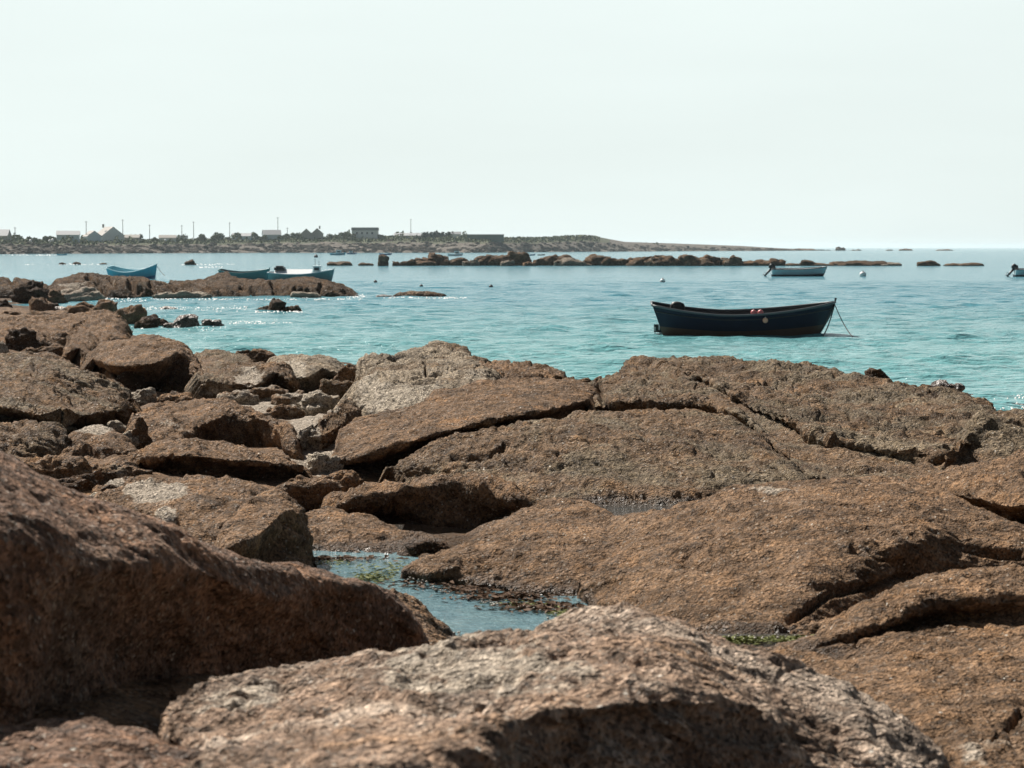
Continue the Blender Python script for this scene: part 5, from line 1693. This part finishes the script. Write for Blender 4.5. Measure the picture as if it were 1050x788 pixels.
def scrub():
    m = MB()
    r = random.Random(31)
    for _ in range(13000):
        px = r.uniform(-30, 615)
        o_ = r.uniform(48, 92)
        D = float(shoreD(px)) + o_
        prof = .62 + (min(o_, 80) / 80 - .55) / .45 * .38
        z = float(skyZ(px)) * prof
        hh = 1.5 * max(0, math.sin(px * .11) + .6 * math.sin(px * .37 + 1) + .5 * math.sin(px * .9)) + .7
        if px > 500:
            hh = min(hh, .7)
        c = Vector((D * (px - CX) / F, D, z + r.random() ** 1.6 * hh - .1))
        u = Vector((r.gauss(0, 1), r.gauss(0, 1), r.gauss(0, 1))).normalized()
        v = u.orthogonal().normalized()
        k = u.cross(v)
        L = r.uniform(.35, .8)
        m.add([c - v * L, c - k * L * .7, c + v * L, c + k * L * .7], [(0, 1, 2, 3)])
    tag(m.build('coastal_scrub', M['bush'], None), kind='stuff')


scrub()
for k in range(10):
    x = 434 + k * 3.1
    bush('clipped conifer in the hedge left of the small grey house', x - 2.6, x + 2.6, 237.4 - 1.1 * rng.random(), 243.2, 'conifer', n=150, seed=k, dD=74, cat='conifer', name='conifer')
for o in list(COL.objects):
    if o.get('category') == 'conifer':
        o['group'] = 'conifers of the clipped hedge'

# ------------------------------------------------------------------ light, air, camera
SUN_EL, SUN_AZ = math.radians(45), math.radians(-36)
S = Vector((math.sin(SUN_AZ) * math.cos(SUN_EL), math.cos(SUN_AZ) * math.cos(SUN_EL), math.sin(SUN_EL)))
sd = bpy.data.lights.new('sun', 'SUN')
sd.energy = 5.0
sd.angle = math.radians(.53)
sd.color = (1.0, .94, .86)
so = link(bpy.data.objects.new('sun', sd))
so.rotation_euler = S.to_track_quat('Z', 'Y').to_euler()
so.location = (0, 0, 60)

w = bpy.data.worlds.new('World')
scene.world = w
w.use_nodes = True
nt = w.node_tree
bg = nt.nodes['Background']
sky = nt.nodes.new('ShaderNodeTexSky')
sky.sky_type = 'NISHITA'
sky.sun_disc = False
sky.sun_elevation = SUN_EL
sky.sun_rotation = SUN_AZ
sky.air_density = 1.0
sky.dust_density = 2.0
sky.ozone_density = 1.0
hs = nt.nodes.new('ShaderNodeHueSaturation')
hs.inputs['Saturation'].default_value = .8
hs.inputs['Value'].default_value = .5
nt.links.new(sky.outputs[0], hs.inputs['Color'])
# a thin even veil of high cloud
tc = nt.nodes.new('ShaderNodeTexCoord')
mp = nt.nodes.new('ShaderNodeMapping')
mp.inputs['Scale'].default_value = (1.2, 1.2, 7)
nt.links.new(tc.outputs['Generated'], mp.inputs['Vector'])
no = nt.nodes.new('ShaderNodeTexNoise')
no.inputs['Scale'].default_value = 2.2
no.inputs['Detail'].default_value = 4
nt.links.new(mp.outputs[0], no.inputs['Vector'])
mr = nt.nodes.new('ShaderNodeMapRange')
mr.inputs[1].default_value, mr.inputs[2].default_value = .3, .75
mr.inputs[3].default_value, mr.inputs[4].default_value = (.88), 1.0
nt.links.new(no.outputs['Fac'], mr.inputs[0])
# the haze whitens the low sky, the zenith stays deep
sz = nt.nodes.new('ShaderNodeSeparateXYZ')
nt.links.new(tc.outputs['Generated'], sz.inputs[0])
el = nt.nodes.new('ShaderNodeMapRange')
el.interpolation_type = 'SMOOTHSTEP'
el.inputs[1].default_value, el.inputs[2].default_value = .1, .4
el.inputs[3].default_value, el.inputs[4].default_value = 1.0, .06
nt.links.new(sz.outputs[2], el.inputs[0])
vm = nt.nodes.new('ShaderNodeMath')
vm.operation = 'MULTIPLY'
nt.links.new(el.outputs[0], vm.inputs[0])
nt.links.new(mr.outputs[0], vm.inputs[1])
mx = nt.nodes.new('ShaderNodeMix')
mx.data_type = 'RGBA'
# and the haze glows on the sunward side, where it scatters forward
dp = nt.nodes.new('ShaderNodeVectorMath')
dp.operation = 'DOT_PRODUCT'
nt.links.new(tc.outputs['Generated'], dp.inputs[0])
dp.inputs[1].default_value = S
fw = nt.nodes.new('ShaderNodeMapRange')
fw.interpolation_type = 'SMOOTHSTEP'
fw.inputs[1].default_value, fw.inputs[2].default_value = -.4, .6
fw.inputs[3].default_value, fw.inputs[4].default_value = .05, 1.0
nt.links.new(dp.outputs['Value'], fw.inputs[0])
vm2 = nt.nodes.new('ShaderNodeMath')
vm2.operation = 'MULTIPLY'
nt.links.new(vm.outputs[0], vm2.inputs[0])
nt.links.new(fw.outputs[0], vm2.inputs[1])
nt.links.new(vm2.outputs[0], mx.inputs[0])
nt.links.new(hs.outputs[0], mx.inputs[6])
VEIL = (11.6, 12.9, 12.6)
mx.inputs[7].default_value = VEIL + (1,)
nt.links.new(mx.outputs[2], bg.inputs['Color'])
bg.inputs['Strength'].default_value = .05

HAZE = .00007
if HAZE:
    hm = bpy.data.materials.new('haze')
    hm.use_nodes = True
    t = hm.node_tree
    t.nodes.remove(t.nodes['Principled BSDF'])
    pv = t.nodes.new('ShaderNodeVolumePrincipled')
    pv.inputs['Color'].default_value = (.86, .95, 1.0, 1)
    pv.inputs['Density'].default_value = HAZE
    pv.inputs['Anisotropy'].default_value = .3
    t.links.new(pv.outputs[0], [n for n in t.nodes if n.type == 'OUTPUT_MATERIAL'][0].inputs['Volume'])
    m = MB().box((0, 8000, 5.5), (22000, 16600, 27))
    tag(m.build('haze', hm), kind='stuff')

cd = bpy.data.cameras.new('camera')
cd.sensor_width = 36
cd.lens = F / 1050 * 36
cd.clip_start = .1
cd.clip_end = 60000
cd.dof.use_dof = True
cd.dof.focus_distance = 30
cd.dof.aperture_fstop = 8
co = link(bpy.data.objects.new('camera', cd))
co.location = (0, 0, CAM_H)
co.rotation_euler = (math.pi / 2 - PITCH, 0, 0)
scene.camera = co
vs = scene.view_settings
vs.view_transform = 'Standard'
vs.look = 'None'
vs.exposure = .62
vs.gamma = 1
vs.use_curve_mapping = False
scene.cycles.use_denoising = True
scene.cycles.denoiser = 'OPENIMAGEDENOISE'
scene.cycles.denoising_input_passes = 'RGB_ALBEDO_NORMAL'
scene.cycles.denoising_prefilter = 'ACCURATE'
scene.cycles.sample_clamp_direct = 5
scene.cycles.sample_clamp_indirect = 1.5
scene.cycles.max_bounces = 6
scene.cycles.volume_bounces = 1
